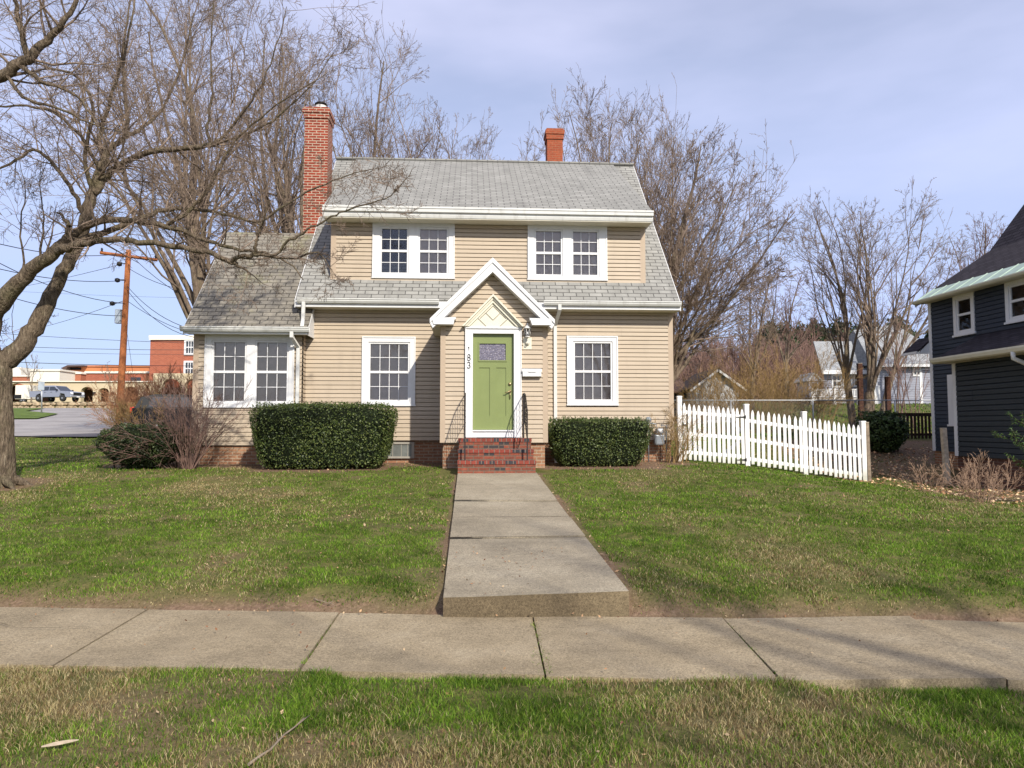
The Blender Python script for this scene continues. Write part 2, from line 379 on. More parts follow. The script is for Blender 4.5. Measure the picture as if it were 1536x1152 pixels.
# window on plane v facing -v. sashes: list of (u0,u1,z0,z1)
def window(root, name, u0, u1, z0, z1, v, sashes, cols, blinds=True, cas=.03, nrow=2, sf=.045, d0=.05, casing=WHITE):
    w = MB(); us = [u0] + [x for s_ in sashes for x in s_[:2]] + [u1]
    zs0 = min(s_[2] for s_ in sashes); zs1 = max(s_[3] for s_ in sashes)
    w.box(u0, u1, v - d0, v + .06, z0, zs0); w.box(u0, u1, v - d0, v + .06, zs1, z1)
    for i in range(0, len(us), 2): w.box(us[i], us[i + 1], v - d0, v + .06, zs0, zs1)
    w.box(u0 - .012, u1 + .012, v - d0 - .012, v, z0 - .02, z0 + .015, .004)   # sill nose
    for (a, b) in ((u0, u0 + cas), (u1 - cas, u1)): w.box(a, b, v - d0 - .014, v - d0 + .002, z0 + .02, z1)
    w.box(u0 + cas, u1 - cas, v - d0 - .014, v - d0 + .002, z1 - cas, z1)
    wo = w.build(name, casing, root)
    for (a, b, c, d) in sashes:
        s_ = MB(); mt_ = MB(); m_ = (c + d) / 2
        s_.box(a, b, v - .03, v + .03, c, c + sf * 1.2, .004); s_.box(a, b, v - .03, v + .03, d - sf, d, .004)
        s_.box(a, a + sf, v - .03, v + .03, c + sf * 1.2, d - sf); s_.box(b - sf, b, v - .03, v + .03, c + sf * 1.2, d - sf)
        s_.box(a + sf, b - sf, v - .022, v + .028, m_ - .028, m_ + .028)
        for (p, q) in ((c + sf * 1.2, m_ - .028), (m_ + .028, d - sf)):
            for i in range(1, cols): x = a + sf + (b - a - 2 * sf) * i / cols; mt_.box(x - .0075, x + .0075, v - .006, v + .010, p, q)
            for i in range(1, nrow): zz = p + (q - p) * i / nrow; mt_.box(a + sf, b - sf, v - .0045, v + .0085, zz - .0075, zz + .0075)
        s_.build('sash', WHITE, wo); mt_.build('glazing_bars', WHITE, wo)
        MB().box(a + sf * .5, b - sf * .5, v + .013, v + .017, c + sf * .5, d - sf * .5).build('pane', GLASS, wo)
        if blinds: MB().box(a + .01, b - .01, v + .055, v + .06, c + .01, d - .01).build('shade', BLIND, wo)
    return wo

# ================================================================ THE HOUSE
UL, UR = -4.85, 3.87; SB = 1.28; EZ = 4.53; EV = -.42; SL = 1.074; RV = 4.3; RZ = EZ + SL * (RV - EV); BV = 8.6
GB = .45
H = hthing('clapboard_house', 'beige vinyl-sided house with a green front door, grey roof and two brick chimneys', 'house', -.5, 0, GB)
def zroof(v): return EZ + SL * (v - EV)
winL = (-3.53, -2.28, 2.10, 3.72); winR = (1.31, 2.54, 2.12, 3.77)
f = MB()
f.box(UL + .04, UR - .04, .05, BV, GB, SB + .02); f.box(-7.23, -4.86, -.27, 5.0, GB, 1.2)
f.box(-1.57, .62, -1.55, .06, GB, 1.28)
f.build('foundation', FOUND, H)
for (n, iv, hs) in (('main', lambda z: (UL, -1.60), [winL]), ('main', lambda z: (.66, UR - .1), [winR])):
    laps(MB(), iv, SB, 4.37, 0, holes=hs).build('siding_wall', SIDING, H)
def gable(z):
    if z < EZ: return (0, BV)
    a = EV + (z - EZ) / SL + .1; return (a, 2 * RV - a) if a < RV else None
laps(MB(), gable, SB, RZ - .2, UL, 'u', -1).build('gable_wall', SIDING, H)
laps(MB(), gable, SB, RZ - .2, UR, 'u', 1).build('gable_wall', SIDING, H)
laps(MB(), lambda z: (UL, UR), SB, 4.37, BV, 'v', 1).build('rear_wall', SIDING, H)
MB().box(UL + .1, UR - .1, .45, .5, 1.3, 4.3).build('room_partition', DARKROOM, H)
c = MB(); c.box(UR - .1, UR + .02, -.022, .0, SB, 4.37); c.box(UR, UR + .022, -.02, .1, SB, 4.37); c.box(UL - .02, UL + .1, -.022, 0, 3.7, 4.37)
build_split(c, [0], 'corner_trim', TAN, H)
# main roof
r = MB(); uL, uR = -5.0, 3.96
r.slab((uL, EV, EZ), (uR, EV, EZ), (uR, RV, RZ), (uL, RV, RZ), .12); r.slab((uL, 2 * RV - EV, EZ), (uR, 2 * RV - EV, EZ), (uR, RV, RZ), (uL, RV, RZ), .12)
R_ = r.build('roof', ROOF, H)
MB().box(uL, uR, RV - .09, RV + .09, RZ - .03, RZ + .035).build('ridge_cap', ROOF, R_)
b = MB()
for u_ in (uL - .02, uR):
    b.add([(u_, EV, EZ - .02), (u_ + .02, EV, EZ - .02), (u_ + .02, RV, RZ - .02), (u_, RV, RZ - .02), (u_, EV, EZ - .2), (u_ + .02, EV, EZ - .2), (u_ + .02, RV, RZ - .2), (u_, RV, RZ - .2)],
          [(0, 1, 2, 3), (4, 7, 6, 5), (0, 4, 5, 1), (0, 3, 7, 4), (1, 5, 6, 2), (3, 2, 6, 7)])
build_split(b, [0], 'rake_board', WHITE, H)
# main eave: soffit, fascia, gutters
sf = MB(); sf.box(uL, uR, -.40, .0, 4.345, 4.365)
for i in range(72):
    u_ = uL + .08 + i * .124
    if not (-1.95 < u_ < .95): sf.box(u_ - .004, u_ + .004, -.39, -.03, 4.341, 4.346)
sf.build('soffit', SOFFIT, H)
def gutter(u0, u1, v, z, name='gutter', hh=.11, dd=.11):
    m = MB(); m.prism([(v - dd, z + hh), (v - dd, z + hh - .025), (v - dd + .015, z + hh - .03), (v - dd + .02, z + hh * .4), (v - dd + .05, z), (v, z), (v, z + hh), (v - .008, z + hh), (v - .008, z + .008), (v - dd + .05, z + .012), (v - dd + .03, z + hh * .45), (v - dd + .02, z + hh)], 'x', u0, u1)
    return m.build(name, GUTTER, H)
MB().box(uL, uR, -.42, -.395, 4.35, 4.5).build('fascia', WHITE, H)
gutter(-4.95, -1.72, -.42, 4.43); gutter(.72, 3.97, -.42, 4.43)
# dormer
DV = .13; dz0 = 5.10; dz1 = 6.49
dwL = (-3.335, -1.375, 5.155, 6.49); dwR = (.385, 2.325, 5.155, 6.49)
laps(MB(), lambda z: (-4.20, 3.15), dz0 - .02, dz1, DV, holes=[dwL, dwR]).build('dormer_wall', SIDING, H)
DS = (RZ - 6.76) / (RV + .32)
def cheek(z): a = EV + (z - EZ) / SL; b_ = (z - 6.6) / DS - .32; return (max(DV, b_ + .0), a) if a > max(DV, b_) else None
for u_, sg in ((-4.30, -1), (3.25, 1)): laps(MB(), cheek, dz0, 8.8, u_, 'u', sg).build('dormer_cheek', SIDING, H)
c = MB(); c.box(-4.32, -4.19, DV - .024, DV + .08, 5.04, dz1); c.box(3.14, 3.27, DV - .024, DV + .08, 5.04, dz1); build_split(c, [0], 'dormer_trim', TAN, H)
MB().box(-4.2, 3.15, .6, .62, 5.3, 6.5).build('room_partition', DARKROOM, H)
r = MB(); r.slab((-4.42, -.32, 6.76), (3.34, -.32, 6.76), (3.34, RV, RZ + .012), (-4.42, RV, RZ + .012), .09)
r.build('dormer_roof', ROOF, H)
e = MB(); e.box(-4.40, 3.32, -.30, DV + .0, 6.475, 6.495); e.build('soffit', SOFFIT, H)
e = MB(); e.prism([(-.40, 6.74), (-.40, 6.70), (-.385, 6.695), (-.38, 6.62), (-.33, 6.60), (-.33, 6.56), (-.315, 6.50), (-.28, 6.47), (-.28, 6.74)], 'x', -4.44, 3.36); e.build('dormer_fascia', GUTTER, H)
e = MB()
for u_ in (-4.425, 3.33): e.prism([(-.30, 6.48), (-.30, 6.70), (.9, 6.70 + 1.2 * DS), (.35, 6.48)], 'x', u_, u_ + .018)
build_split(e, [0], 'dormer_rake', WHITE, H)
for (h, sA, sB, nob) in ((dwL, (-3.16, -2.47), (-2.25, -1.52), 1), (dwR, (.545, 1.24), (1.45, 2.13), 0)):
    window(H, 'window', h[0], h[1], h[2], h[3], DV, [(sA[0], sA[1], 5.225, 6.385), (sB[0], sB[1], 5.225, 6.385)], 3, blinds=not nob)
MB().box(-2.24, -1.53, DV + .055, DV + .06, 5.23, 6.38).build('window_shade', BLIND, H)
for h in (winL, winR):
    window(H, 'window', h[0], h[1], h[2], h[3], 0, [(h[0] + .15, h[1] - .13, h[2] + .075, h[3] - .13)], 4)
# wing
WU0, WU1, WV = -7.27, -4.85, -.30
ww = (-7.03, -5.02, 2.05, 3.72)
laps(MB(), lambda z: (WU0 + .1, WU1), 1.18, 3.72, WV, holes=[ww]).build('wing_wall', SIDING, H)
def wg(z):
    if z < 3.8: return (WV, 4.6)
    a = -.6 + (z - 3.72) / SL + .1; return (a, 4.2 - a) if a < 2.1 else None
laps(MB(), wg, 1.18, 6.5, WU0, 'u', -1).build('wing_gable_wall', SIDING, H)
laps(MB(), lambda z: (WV, .1), 1.18, 3.72, WU1, 'u', 1).build('wing_return_wall', SIDING, H)
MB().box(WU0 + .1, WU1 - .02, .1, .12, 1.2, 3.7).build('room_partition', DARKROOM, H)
c = MB(); c.box(WU0 - .02, WU0 + .1, WV - .022, WV, 1.18, 3.72); c.box(WU0 - .022, WU0, WV - .02, WV + .1, 1.18, 3.72); c.build('wing_corner_trim', TAN, H)
window(H, 'window', ww[0], ww[1], ww[2], ww[3], WV, [(-6.875, -6.09, 2.13, 3.57), (-5.91, -5.14, 2.13, 3.57)], 3)
wz = lambda v: 3.83 + SL * (v + .62)
r = MB(); r.slab((-7.40, -.62, 3.83), (-4.66, -.62, 3.83), (-4.66, -.02, wz(-.02)), (-7.40, -.02, wz(-.02)), .1)
r.slab((-7.40, -.02, wz(-.02)), (-4.86, -.02, wz(-.02)), (-4.86, 2.08, wz(2.08)), (-7.40, 2.08, wz(2.08)), .1)
r.slab((-7.40, 4.78, 3.83), (-4.86, 4.78, 3.83), (-4.86, 2.08, wz(2.08)), (-7.40, 2.08, wz(2.08)), .1)
r.build('wing_roof', ROOFW, H)
MB().box(-7.40, -4.7, -.6, WV, 3.70, 3.72).build('soffit', SOFFIT, H)
MB().box(-7.40, -4.67, -.62, -.6, 3.68, 3.80).build('fascia', WHITE, H)
gutter(-7.46, -4.62, -.62, 3.73)
b = MB()
b.add([(-7.42, -.62, 3.80), (-7.40, -.62, 3.80), (-7.40, 2.08, wz(2.08) - .03), (-7.42, 2.08, wz(2.08) - .03), (-7.42, -.62, 3.66), (-7.40, -.62, 3.66), (-7.40, 2.08, wz(2.08) - .17), (-7.42, 2.08, wz(2.08) - .17)],
      [(0, 1, 2, 3), (4, 7, 6, 5), (0, 4, 5, 1), (0, 3, 7, 4), (1, 5, 6, 2), (3, 2, 6, 7)])
b.prism([(-.60, 3.66), (-.60, 3.82), (-.02, wz(-.02) - .02), (-.02, 3.66)], 'x', -4.665, -4.65)
build_split(b, [-6], 'wing_rake_board', WHITE, H)
# downspouts
def spout(pts, name='downspout'):
    m = MB()
    for a, b_ in zip(pts, pts[1:]):
        A, B = Vector(a), Vector(b_); d = (B - A).normalized(); s_ = Vector((1, 0, 0)) * .038; n_ = d.cross(Vector((1, 0, 0))).normalized() * .028
        A -= d * .01; B += d * .01
        m.add([A - s_ - n_, A + s_ - n_, A + s_ + n_, A - s_ + n_, B - s_ - n_, B + s_ - n_, B + s_ + n_, B - s_ + n_], [(0, 3, 2, 1), (4, 5, 6, 7), (0, 1, 5, 4), (1, 2, 6, 5), (2, 3, 7, 6), (3, 0, 4, 7)])
    return m.build(name, GUTTER, H)
spout([(1.09, -.47, 4.45), (1.09, -.47, 4.33), (1.03, -.05, 4.02), (1.03, -.05, .85), (1.03, -.25, .74)])
spout([(-4.80, -.47, 4.45), (-4.80, -.50, 4.05), (-4.80, -.58, 3.87)])
spout([(-5.01, -.66, 3.75), (-5.01, -.66, 3.62), (-4.93, -.36, 3.42), (-4.93, -.36, .95), (-4.93, -.55, .84)])
# chimneys (the tall one stands against the left gable)
def chimney(u0, u1, v0, v1, z0, z1, mat, cap=.14, flue=True):
    m = MB(); m.box(u0, u1, v0, v1, z0, z1 - cap * 2.2); m.box(u0 - .03, u1 + .03, v0 - .03, v1 + .03, z1 - cap * 2.2, z1 - cap * 1.2); m.box(u0 - .055, u1 + .055, v0 - .055, v1 + .055, z1 - cap * 1.2, z1 - cap * .35); m.box(u0 - .02, u1 + .02, v0 - .02, v1 + .02, z1 - cap * .35, z1)
    o = m.build('chimney', mat, R_)
    if flue:
        uc, vc = u0 + (u1 - u0) * .58, (v0 + v1) / 2
        MB().lathe((uc, vc, z1), [(.15, -.1), (.15, .16), (.13, .16), (.13, -.1)], 14).build('chimney_flue', m_plain('clay_flue', (.5, .48, .45), .7), R_)
        m = MB(); m.lathe((uc, vc, z1 + .2), [(.17, 0), (.17, .02), (.09, .07), (.02, .09)], 14)
        for a in range(4): m.box(uc + .14 * math.cos(a * 1.57) - .01, uc + .14 * math.cos(a * 1.57) + .01, vc + .14 * math.sin(a * 1.57) - .01, vc + .14 * math.sin(a * 1.57) + .01, z1 + .1, z1 + .21)
        m.build('chimney_cap', BLACK, R_)
    return o
chimney(-5.44, -4.82, 2.05, 2.68, GB, 10.16, CHIM)
chimney(1.43, 1.93, 5.3, 5.8, 8.4, 11.12, CHIM2, .16, flue=False)
MB().slab((-4.81, 1.9, zroof(1.9) + .02), (-4.66, 1.9, zroof(1.9) + .02), (-4.66, 2.3, zroof(2.3) + .02), (-4.81, 2.3, zroof(2.3) + .02), .02).build('flashing', GALV, R_)
# entry vestibule
PV = -1.6; PU0, PU1 = -1.61, .66; AP = -.52; PT = -1.86
ax_, az_ = AP, 5.19
def pgab(z):
    if z < 3.86: return (PU0 + .09, PU1 - .09)
    h = (az_ - .12 - z) / 1.0; return (AP - h, AP + h) if h > 0 else None
laps(MB(), pgab, 1.26, 5.08, PV, holes=[(-1.10, .11, 1.2, 3.72)]).build('vestibule_wall', SIDING, H)
laps(MB(), lambda z: (PV, 0), 1.26, 3.9, PU0, 'u', -1).build('vestibule_side_wall', SIDING, H)
laps(MB(), lambda z: (PV, 0), 1.26, 3.9, PU1, 'u', 1).build('vestibule_side_wall', SIDING, H)
c = MB()
for a, b_, s_ in ((PU0 - .02, PU0 + .09, -1), (PU1 - .09, PU1 + .02, 1)): c.box(a, b_, PV - .024, PV, 1.26, 3.86); c.box(*( (a - .002, a + .02) if s_ < 0 else (b_ - .02, b_ + .002)), PV, PV + .1, 1.26, 3.8)
build_split(c, [-.5], 'vestibule_trim', TAN, H)
tipL, tipR, tz = -1.845, .805, 3.87
r = MB()
for tu in (tipL, tipR): r.slab((tu, PT - .02, tz), (AP, PT - .02, az_), (AP, .3, az_), (tu, .3, tz), .06)
r.build('vestibule_roof', ROOF, H)
k = MB()                                     # rake boards, two stepped mouldings
for tu, s_ in ((tipL, 1), (tipR, -1)):
    for (o0, o1, y0, y1) in ((.0, .075, PT - .035, PT + .02), (.075, .215, PT - .01, PV)):
        k.prism([(tu + s_ * .0, tz - o0 * 1.2 + .01), (AP, az_ - o0 * 1.42 + .01), (AP, az_ - o1 * 1.42 + .01), (tu + s_ * (.0 if o0 == 0 else .06), tz - o1 * 1.2 + .01 + (.0 if o0 == 0 else .06))], 'y', y0, y1)
build_split(k, [AP], 'rake_trim', WHITE, H)
k = MB()                                     # cornice returns
for a, b_ in ((tipL + .03, -1.30), (.27, tipR - .03)):
    sgn = 1 if a < -1 else -1; lo, hi = (a + .05, b_ - .05)
    k.prism([(a, 3.90), (b_, 3.90), (b_, 3.87), (b_ - .03, 3.86), (b_ - .05, 3.76), (a + .05, 3.76), (a + .02, 3.86), (a, 3.87)], 'y', PT - .03, PV - .02)
    k.slab((a, PT - .03, 3.90), (b_, PT - .03, 3.90), (b_, PV, 3.96), (a, PV, 3.96), .02)
build_split(k, [AP], 'cornice_return', WHITE, H)
k = MB(); k.box(tipL + .03, PU0 - .02, PV - .1, .0, 3.74, 3.78); k.box(PU1 + .02, tipR - .03, PV - .1, .0, 3.74, 3.78)
k.box(tipL + .01, tipL + .03, PT, .0, 3.74, 3.88); k.box(tipR - .03, tipR - .01, PT, .0, 3.74, 3.88); build_split(k, [AP], 'vestibule_soffit', SOFFIT, H)
# pediment over the door
pz0, pz1, pL, pR = 3.745, 4.44, -1.17, .16; pc = (pL + pR) / 2
k = MB(); k.prism([(pL + .1, pz0), (pR - .1, pz0), (pc, pz1 - .14)], 'y', PV - .07, PV - .001)
P_ = k.build('pediment', CREAM, H)
k = MB()
for tu, s_ in ((pL, 1), (pR, -1)):
    sl = (pz1 - pz0) / (pc - tu)
    for i, (o0, o1, d_) in enumerate(((0, .035, .17), (.035, .075, .13), (.075, .125, .105))):
        k.prism([(tu + s_ * o0 * 1.05, pz0 + (0 if i else 0)), (pc, pz1 - o0 * 1.45), (pc, pz1 - o1 * 1.45), (tu + s_ * o1 * 1.25, pz0)], 'y', PV - d_, PV - .002)
build_split(k, [pc], 'pediment_moulding', CREAM, P_)
k = MB()
def groove(a, b_):
    A, B = Vector((a[0], PV - .0765, a[1])), Vector((b_[0], PV - .0765, b_[1])); d = (B - A).normalized(); n_ = Vector((-d.z, 0, d.x)) * .006
    k.add([A - n_, B - n_, B + n_, A + n_], [(0, 1, 2, 3)])
c0 = (pc, 4.04); w_ = .155
groove((pc - w_, c0[1]), (pc, c0[1] + w_)); groove((pc, c0[1] + w_), (pc + w_, c0[1])); groove((pc + w_, c0[1]), (pc, c0[1] - w_)); groove((pc, c0[1] - w_), (pc - w_, c0[1]))
groove((pc - w_, c0[1]), (pc - .28, 3.92)); groove((pc + w_, c0[1]), (pc + .28, 3.92))
groove((pc - .32, 3.92), (pc - .145, 3.75)); groove((pc + .32, 3.92), (pc + .145, 3.75))
k.build('pediment_groove', m_plain('groove_shadow_gap', (.2, .18, .13), .9), P_)
# door case and door
k = MB(); k.box(-1.10, -.935, PV - .06, PV + .12, 1.37, 3.60); k.box(-.055, .11, PV - .06, PV + .12, 1.37, 3.60); k.box(-1.10, .11, PV - .06, PV + .12, 3.60, 3.735)
k.box(-1.115, .125, PV - .085, PV + .0, 3.705, 3.745); k.box(-.935, -.055, PV - .02, PV + .12, 1.37, 1.50); k.box(-.935, -.055, PV - .05, PV + .12, 1.50, 1.53)
for a in (-1.10, .085): k.box(a, a + .025, PV - .075, PV - .06, 1.39, 3.70)
k.build('door_frame', WHITE, H)
dv = PV + .03; dl, dr = -.932, -.058
k = MB(); k.box(dl, -.80, dv, dv + .045, 1.535, 3.598); k.box(-.22, dr, dv, dv + .045, 1.535, 3.598)
k.box(-.80, -.22, dv, dv + .045, 1.535, 1.83); k.box(-.80, -.22, dv, dv + .045, 2.87, 3.02); k.box(-.80, -.22, dv, dv + .045, 3.40, 3.598)
k.box(-.57, -.43, dv, dv + .045, 1.83, 2.87); k.box(-.80, -.57, dv + .016, dv + .04, 1.83, 2.87); k.box(-.43, -.22, dv + .016, dv + .04, 1.83, 2.87)
for (a, b_, c_, d_) in ((-.82, -.20, 3.0, 3.03), (-.82, -.20, 3.39, 3.42), (-.82, -.795, 3.03, 3.39), (-.225, -.20, 3.03, 3.39)): k.box(a, b_, dv - .014, dv + .002, c_, d_)
D_ = k.build('front_door', DOORG, H)
lg = Mat('leaded_door_glass'); vv = lg.n('ShaderNodeTexVoronoi', Scale=26.0); lg.l(lg.co('Object', (1, 1, 1)), vv.inputs['Vector'])
cc = lg.ramp(vv.outputs['Distance'], [(.0, (.62, .6, .62)), (.22, (.22, .2, .24)), (.6, (.13, .12, .16))]); lg.bump(vv.outputs['Distance'], .8, .01); lg.done(cc, .12, .8)
MB().box(-.80, -.22, dv + .012, dv + .02, 3.03, 3.39).build('door_pane', lg.m, D_)
k = MB(); k.lathe((-.135, dv - .03, 2.52), [(.03, 0), (.034, .012), (.034, .03)], 14, 'y'); k.build('deadbolt', BRASS, D_)
k = MB(); k.lathe((-.135, dv - .012, 2.36), [(.034, 0), (.034, .012)], 14, 'y'); k.tube([(-.135, dv, 2.36), (-.135, dv - .05, 2.36), (-.16, dv - .058, 2.355), (-.21, dv - .055, 2.335), (-.25, dv - .05, 2.33)], [.012, .013, .014, .011, .008], 8)
k.tube([(-.135, dv - .03, 2.34), (-.13, dv - .045, 2.27), (-.135, dv - .02, 2.20)], .009, 6); k.build('door_handle', BRASS, D_)
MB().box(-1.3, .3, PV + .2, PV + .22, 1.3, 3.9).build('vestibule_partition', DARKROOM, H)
# brick steps
k = MB(); lv = [(-2.78, -1.24, .32, .93), (-2.46, -1.235, .305, 1.145), (-2.14, -1.23, .285, 1.36)]
for i, (v0, a, b_, zt) in enumerate(lv):
    k.box(a + .012, b_ - .012, v0 + .015, PV if i == 2 else lv[i + 1][0] + .05, .5, zt - .075)
ST_ = k.build('brick_steps', STEPB, H)
k = MB()
for i, (v0, a, b_, zt) in enumerate(lv): k.box(a, b_, v0, (PV - .002) if i == 2 else lv[i + 1][0] + .02, zt - .075, zt, .006)
k.build('step_tread', ROWL, ST_)
MB().box(-.85, -.1, -2.08, -1.66, 1.36, 1.375, .004).build('door_mat', BLACK, ST_)
def rail(u, s_):
    k = MB(); vs = [PV - .03, -1.9, -2.13, -2.45, -2.62]; zt = [2.30, 2.30, 2.26, 2.02, 1.93]
    k.tube([(u, v_, z_) for v_, z_ in zip(vs, zt)], .013, 6)
    k.tube([(u, v_, z_ - .62 if i < 3 else z_ - .6) for i, (v_, z_) in enumerate(zip(vs, zt))], .009, 6)
    k.tube([(u, -2.62, 1.95), (u, -2.67, 1.93), (u + s_ * .0, -2.70, 1.88), (u, -2.67, 1.84), (u, -2.64, 1.87)], .009, 6)
    for v_, zb in ((-2.62, .93), (PV - .05, 1.36)):
        ztp = 1.93 if v_ < -2 else 2.30; k.box(u - .013, u + .013, v_ - .013, v_ + .013, zb, ztp + .02)
    for i in range(1, 9):
        v_ = -2.60 + i * .105; ztp = np.interp(-v_, [-x for x in vs], zt)
        pts = [(u + .007 * math.cos(t * 2.2), v_ + .007 * math.sin(t * 2.2), ztp - .62 + .62 * t / 14) for t in range(15)]
        k.tube(pts, .0065, 5)
    k.build('handrail', IRON, H)
rail(-1.09, -1); rail(.155, 1)
# basement window
k = MB(); b0, b1, c0_, c1_ = -3.0, -2.3, .86, 1.24
k.box(b0, b0 + .06, -.0, .08, c0_, c1_); k.box(b1 - .06, b1, -.0, .08, c0_, c1_); k.box(b0 + .06, b1 - .06, -.0, .08, c1_ - .05, c1_); k.box(b0 + .06, b1 - .06, -.02, .08, c0_, c0_ + .045)
for a in (-2.8, -2.6, -2.45): k.box(a - .006, a + .006, .015, .03, c0_ + .045, c1_ - .05)
bw = k.build('basement_window', m_plain('grey_window_frame', (.3, .28, .24), .7), H)
MB().box(b0 + .06, b1 - .06, .025, .035, c0_ + .045, c1_ - .05).build('pane', m_plain('dusty_glass', (.14, .15, .14), .25, .5, var=.25), bw)

# things fixed to the house
ln = hthing('wall_lantern', 'white coach lantern mounted beside the green door', 'lamp', .235, PV, 3.30)
k = MB(); k.box(.15, .33, PV - .03, PV - .012, 3.27, 3.52, .004); k.lathe((.235, PV - .035, 3.40), [(.055, -.012), (.05, .01)], 14, 'y'); k.build('mounting_block', CREAM, ln)
LM = m_plain('lantern_paint', (.7, .68, .63), .5)
k = MB(); k.tube([(.235, PV - .03, 3.40), (.235, PV - .10, 3.36), (.235, PV - .15, 3.40), (.235, PV - .13, 3.50)], .012, 6); k.lathe((.235, PV - .13, 3.50), [(.02, 0), (.055, .02), (.055, .035)], 12)
for i in range(6): a = i * 1.047; k.tube([(.235 + .05 * math.cos(a), PV - .13 + .05 * math.sin(a), 3.53), (.235 + .068 * math.cos(a), PV - .13 + .068 * math.sin(a), 3.70)], .005, 5)
k.lathe((.235, PV - .13, 3.70), [(.085, 0), (.082, .012), (.03, .075), (.012, .09), (.014, .11), (.004, .125)], 12); k.build('lantern_frame', LM, ln)
MB().lathe((.235, PV - .13, 3.53), [(.045, 0), (.062, .16)], 12).build('lantern_glass', GLASS, ln)
MB().lathe((.235, PV - .13, 3.54), [(.012, 0), (.022, .05), (.014, .09)], 10).build('lamp_bulb', m_plain('frosted_bulb', (.8, .8, .78), .5), ln)
mb_ = hthing('mailbox', 'white horizontal mailbox on the siding right of the door', 'mailbox', .33, PV, 2.66)
k = MB(); k.prism([(PV - .016, 2.665), (PV - .11, 2.665), (PV - .125, 2.68), (PV - .125, 2.80), (PV - .016, 2.80)], 'x', .13, .53); k.build('letter_box', WHITE, mb_)
k = MB(); k.prism([(PV - .016, 2.845), (PV - .05, 2.845), (PV - .132, 2.80), (PV - .132, 2.772), (PV - .126, 2.772), (PV - .126, 2.801), (PV - .016, 2.801)], 'x', .12, .54); k.build('lid', WHITE, mb_)
k = MB(); k.tube([(.235, PV - .128, 2.775), (.27, PV - .133, 2.762), (.39, PV - .133, 2.762), (.425, PV - .128, 2.775)], .005, 5); k.build('pull', GALV, mb_)
dg = hthing('house_number', 'black house number 183 running down the white door casing', 'number', -1.02, PV - .06, 2.84)
def digit(ch, uc, zc, h=.13):
    k = MB(); v_ = PV - .068; r_ = .0085
    def loop(cx, cz, rx, rz, a0=0, a1=360, n=16): return [(cx + rx * math.cos(math.radians(a0 + (a1 - a0) * i / n)), v_, cz + rz * math.sin(math.radians(a0 + (a1 - a0) * i / n))) for i in range(n + 1)]
    if ch == '1': k.tube([(uc - .018, v_, zc + h * .33), (uc, v_, zc + h * .5), (uc, v_, zc - h * .5)], r_, 6)
    if ch == '8': k.tube(loop(uc, zc + h * .25, .026, h * .25), r_, 6); k.tube(loop(uc, zc - h * .25, .031, h * .25), r_, 6)
    if ch == '3': k.tube(loop(uc - .004, zc + h * .25, .028, h * .25, 160, -90), r_, 6); k.tube(loop(uc - .004, zc - h * .25, .033, h * .25, 90, -160), r_, 6)
    k.build('digit', BLACK, dg)
digit('1', -1.02, 3.245); digit('8', -1.02, 3.08); digit('3', -1.02, 2.915)

# ================================================================ ground
def gridmesh(name, X, Y, Z, mat):
    ny, nx = X.shape; V = np.stack([X, Y, Z], -1).reshape(-1, 3)
    i = np.arange(nx - 1)[None, :]; j = np.arange(ny - 1)[:, None] * nx
    Fq = np.stack([j + i, j + i + 1, j + nx + i + 1, j + nx + i], -1).reshape(-1, 4)
    return npmesh(name, V, Fq, mat)
gm = Mat('lawn_ground'); v = gm.co()
f1 = gm.noise(v, .45, 6, .7); f2 = gm.noise(v, 6, 6, .75); f3 = gm.noise(v, 45, 4, .7)
gcol = gm.ramp(f2, [(.3, (.045, .062, .012)), (.5, (.085, .10, .024)), (.72, (.22, .17, .07))])
gcol = gm.mix(gm.ramp(f1, [(.42, (0, 0, 0)), (.68, (.75, .75, .75))]), gcol, (.165, .15, .06))
gcol = gm.mix(.5, gcol, gm.mix(1.0, gcol, gm.ramp(f3, [(.3, (.3, .3, .3)), (.7, (1.7, 1.65, 1.5))]), 'MULTIPLY'))
at_ = gm.n('ShaderNodeAttribute', _attribute_name='Col')          # where bare soil and leaf mould lie
soil = gm.ramp(gm.noise(v, 25, 6, .8), [(.3, (.10, .062, .04)), (.55, (.22, .145, .095)), (.75, (.34, .25, .17))])
ss = gm.n('ShaderNodeSeparateColor'); gm.l(at_.outputs['Color'], ss.inputs[0])
gcol = gm.mix(gm.math('MULTIPLY', ss.outputs[0], gm.math('ADD', .55, f2)), gcol, soil)
gm.bump(gm.math('ADD', f2, f3), .8, .03); gm.done(gcol, .95, .1)
def vnoise(x, y, sc, seed=0):
    x = np.asarray(x) * sc; y = np.asarray(y) * sc; xi = np.floor(x).astype(int); yi = np.floor(y).astype(int); fx = x - xi; fy = y - yi
    def h(a, b): n = (a * 374761393 + b * 668265263 + seed * 974711) & 0x7fffffff; n = ((n ^ (n >> 13)) * 1274126177) & 0x7fffffff; return ((n ^ (n >> 16)) & 0xffff) / 65535.0
    fx = fx * fx * (3 - 2 * fx); fy = fy * fy * (3 - 2 * fy)
    return (h(xi, yi) * (1 - fx) + h(xi + 1, yi) * fx) * (1 - fy) + (h(xi, yi + 1) * (1 - fx) + h(xi + 1, yi + 1) * fx) * fy
def fbm(x, y, sc, seed=0, o=4):
    s_ = 0; a = .5; 
    for i in range(o): s_ = s_ + a * vnoise(x, y, sc * 2 ** i, seed + i); a *= .5
    return s_ / (1 - .5 ** o)
def uvof(x, y):
    dx, dy = x, y - W0; return dx * CT + dy * ST, -dx * ST + dy * CT
WC = (-.65, -.46 - .09)
def walk_edges(y):                        # front walk, perpendicular to the house
    t = (y - 6.2) / (14.545 - 6.2); return -.585 + t * (-1.09 + .585), .99 + t * (.471 - .99)
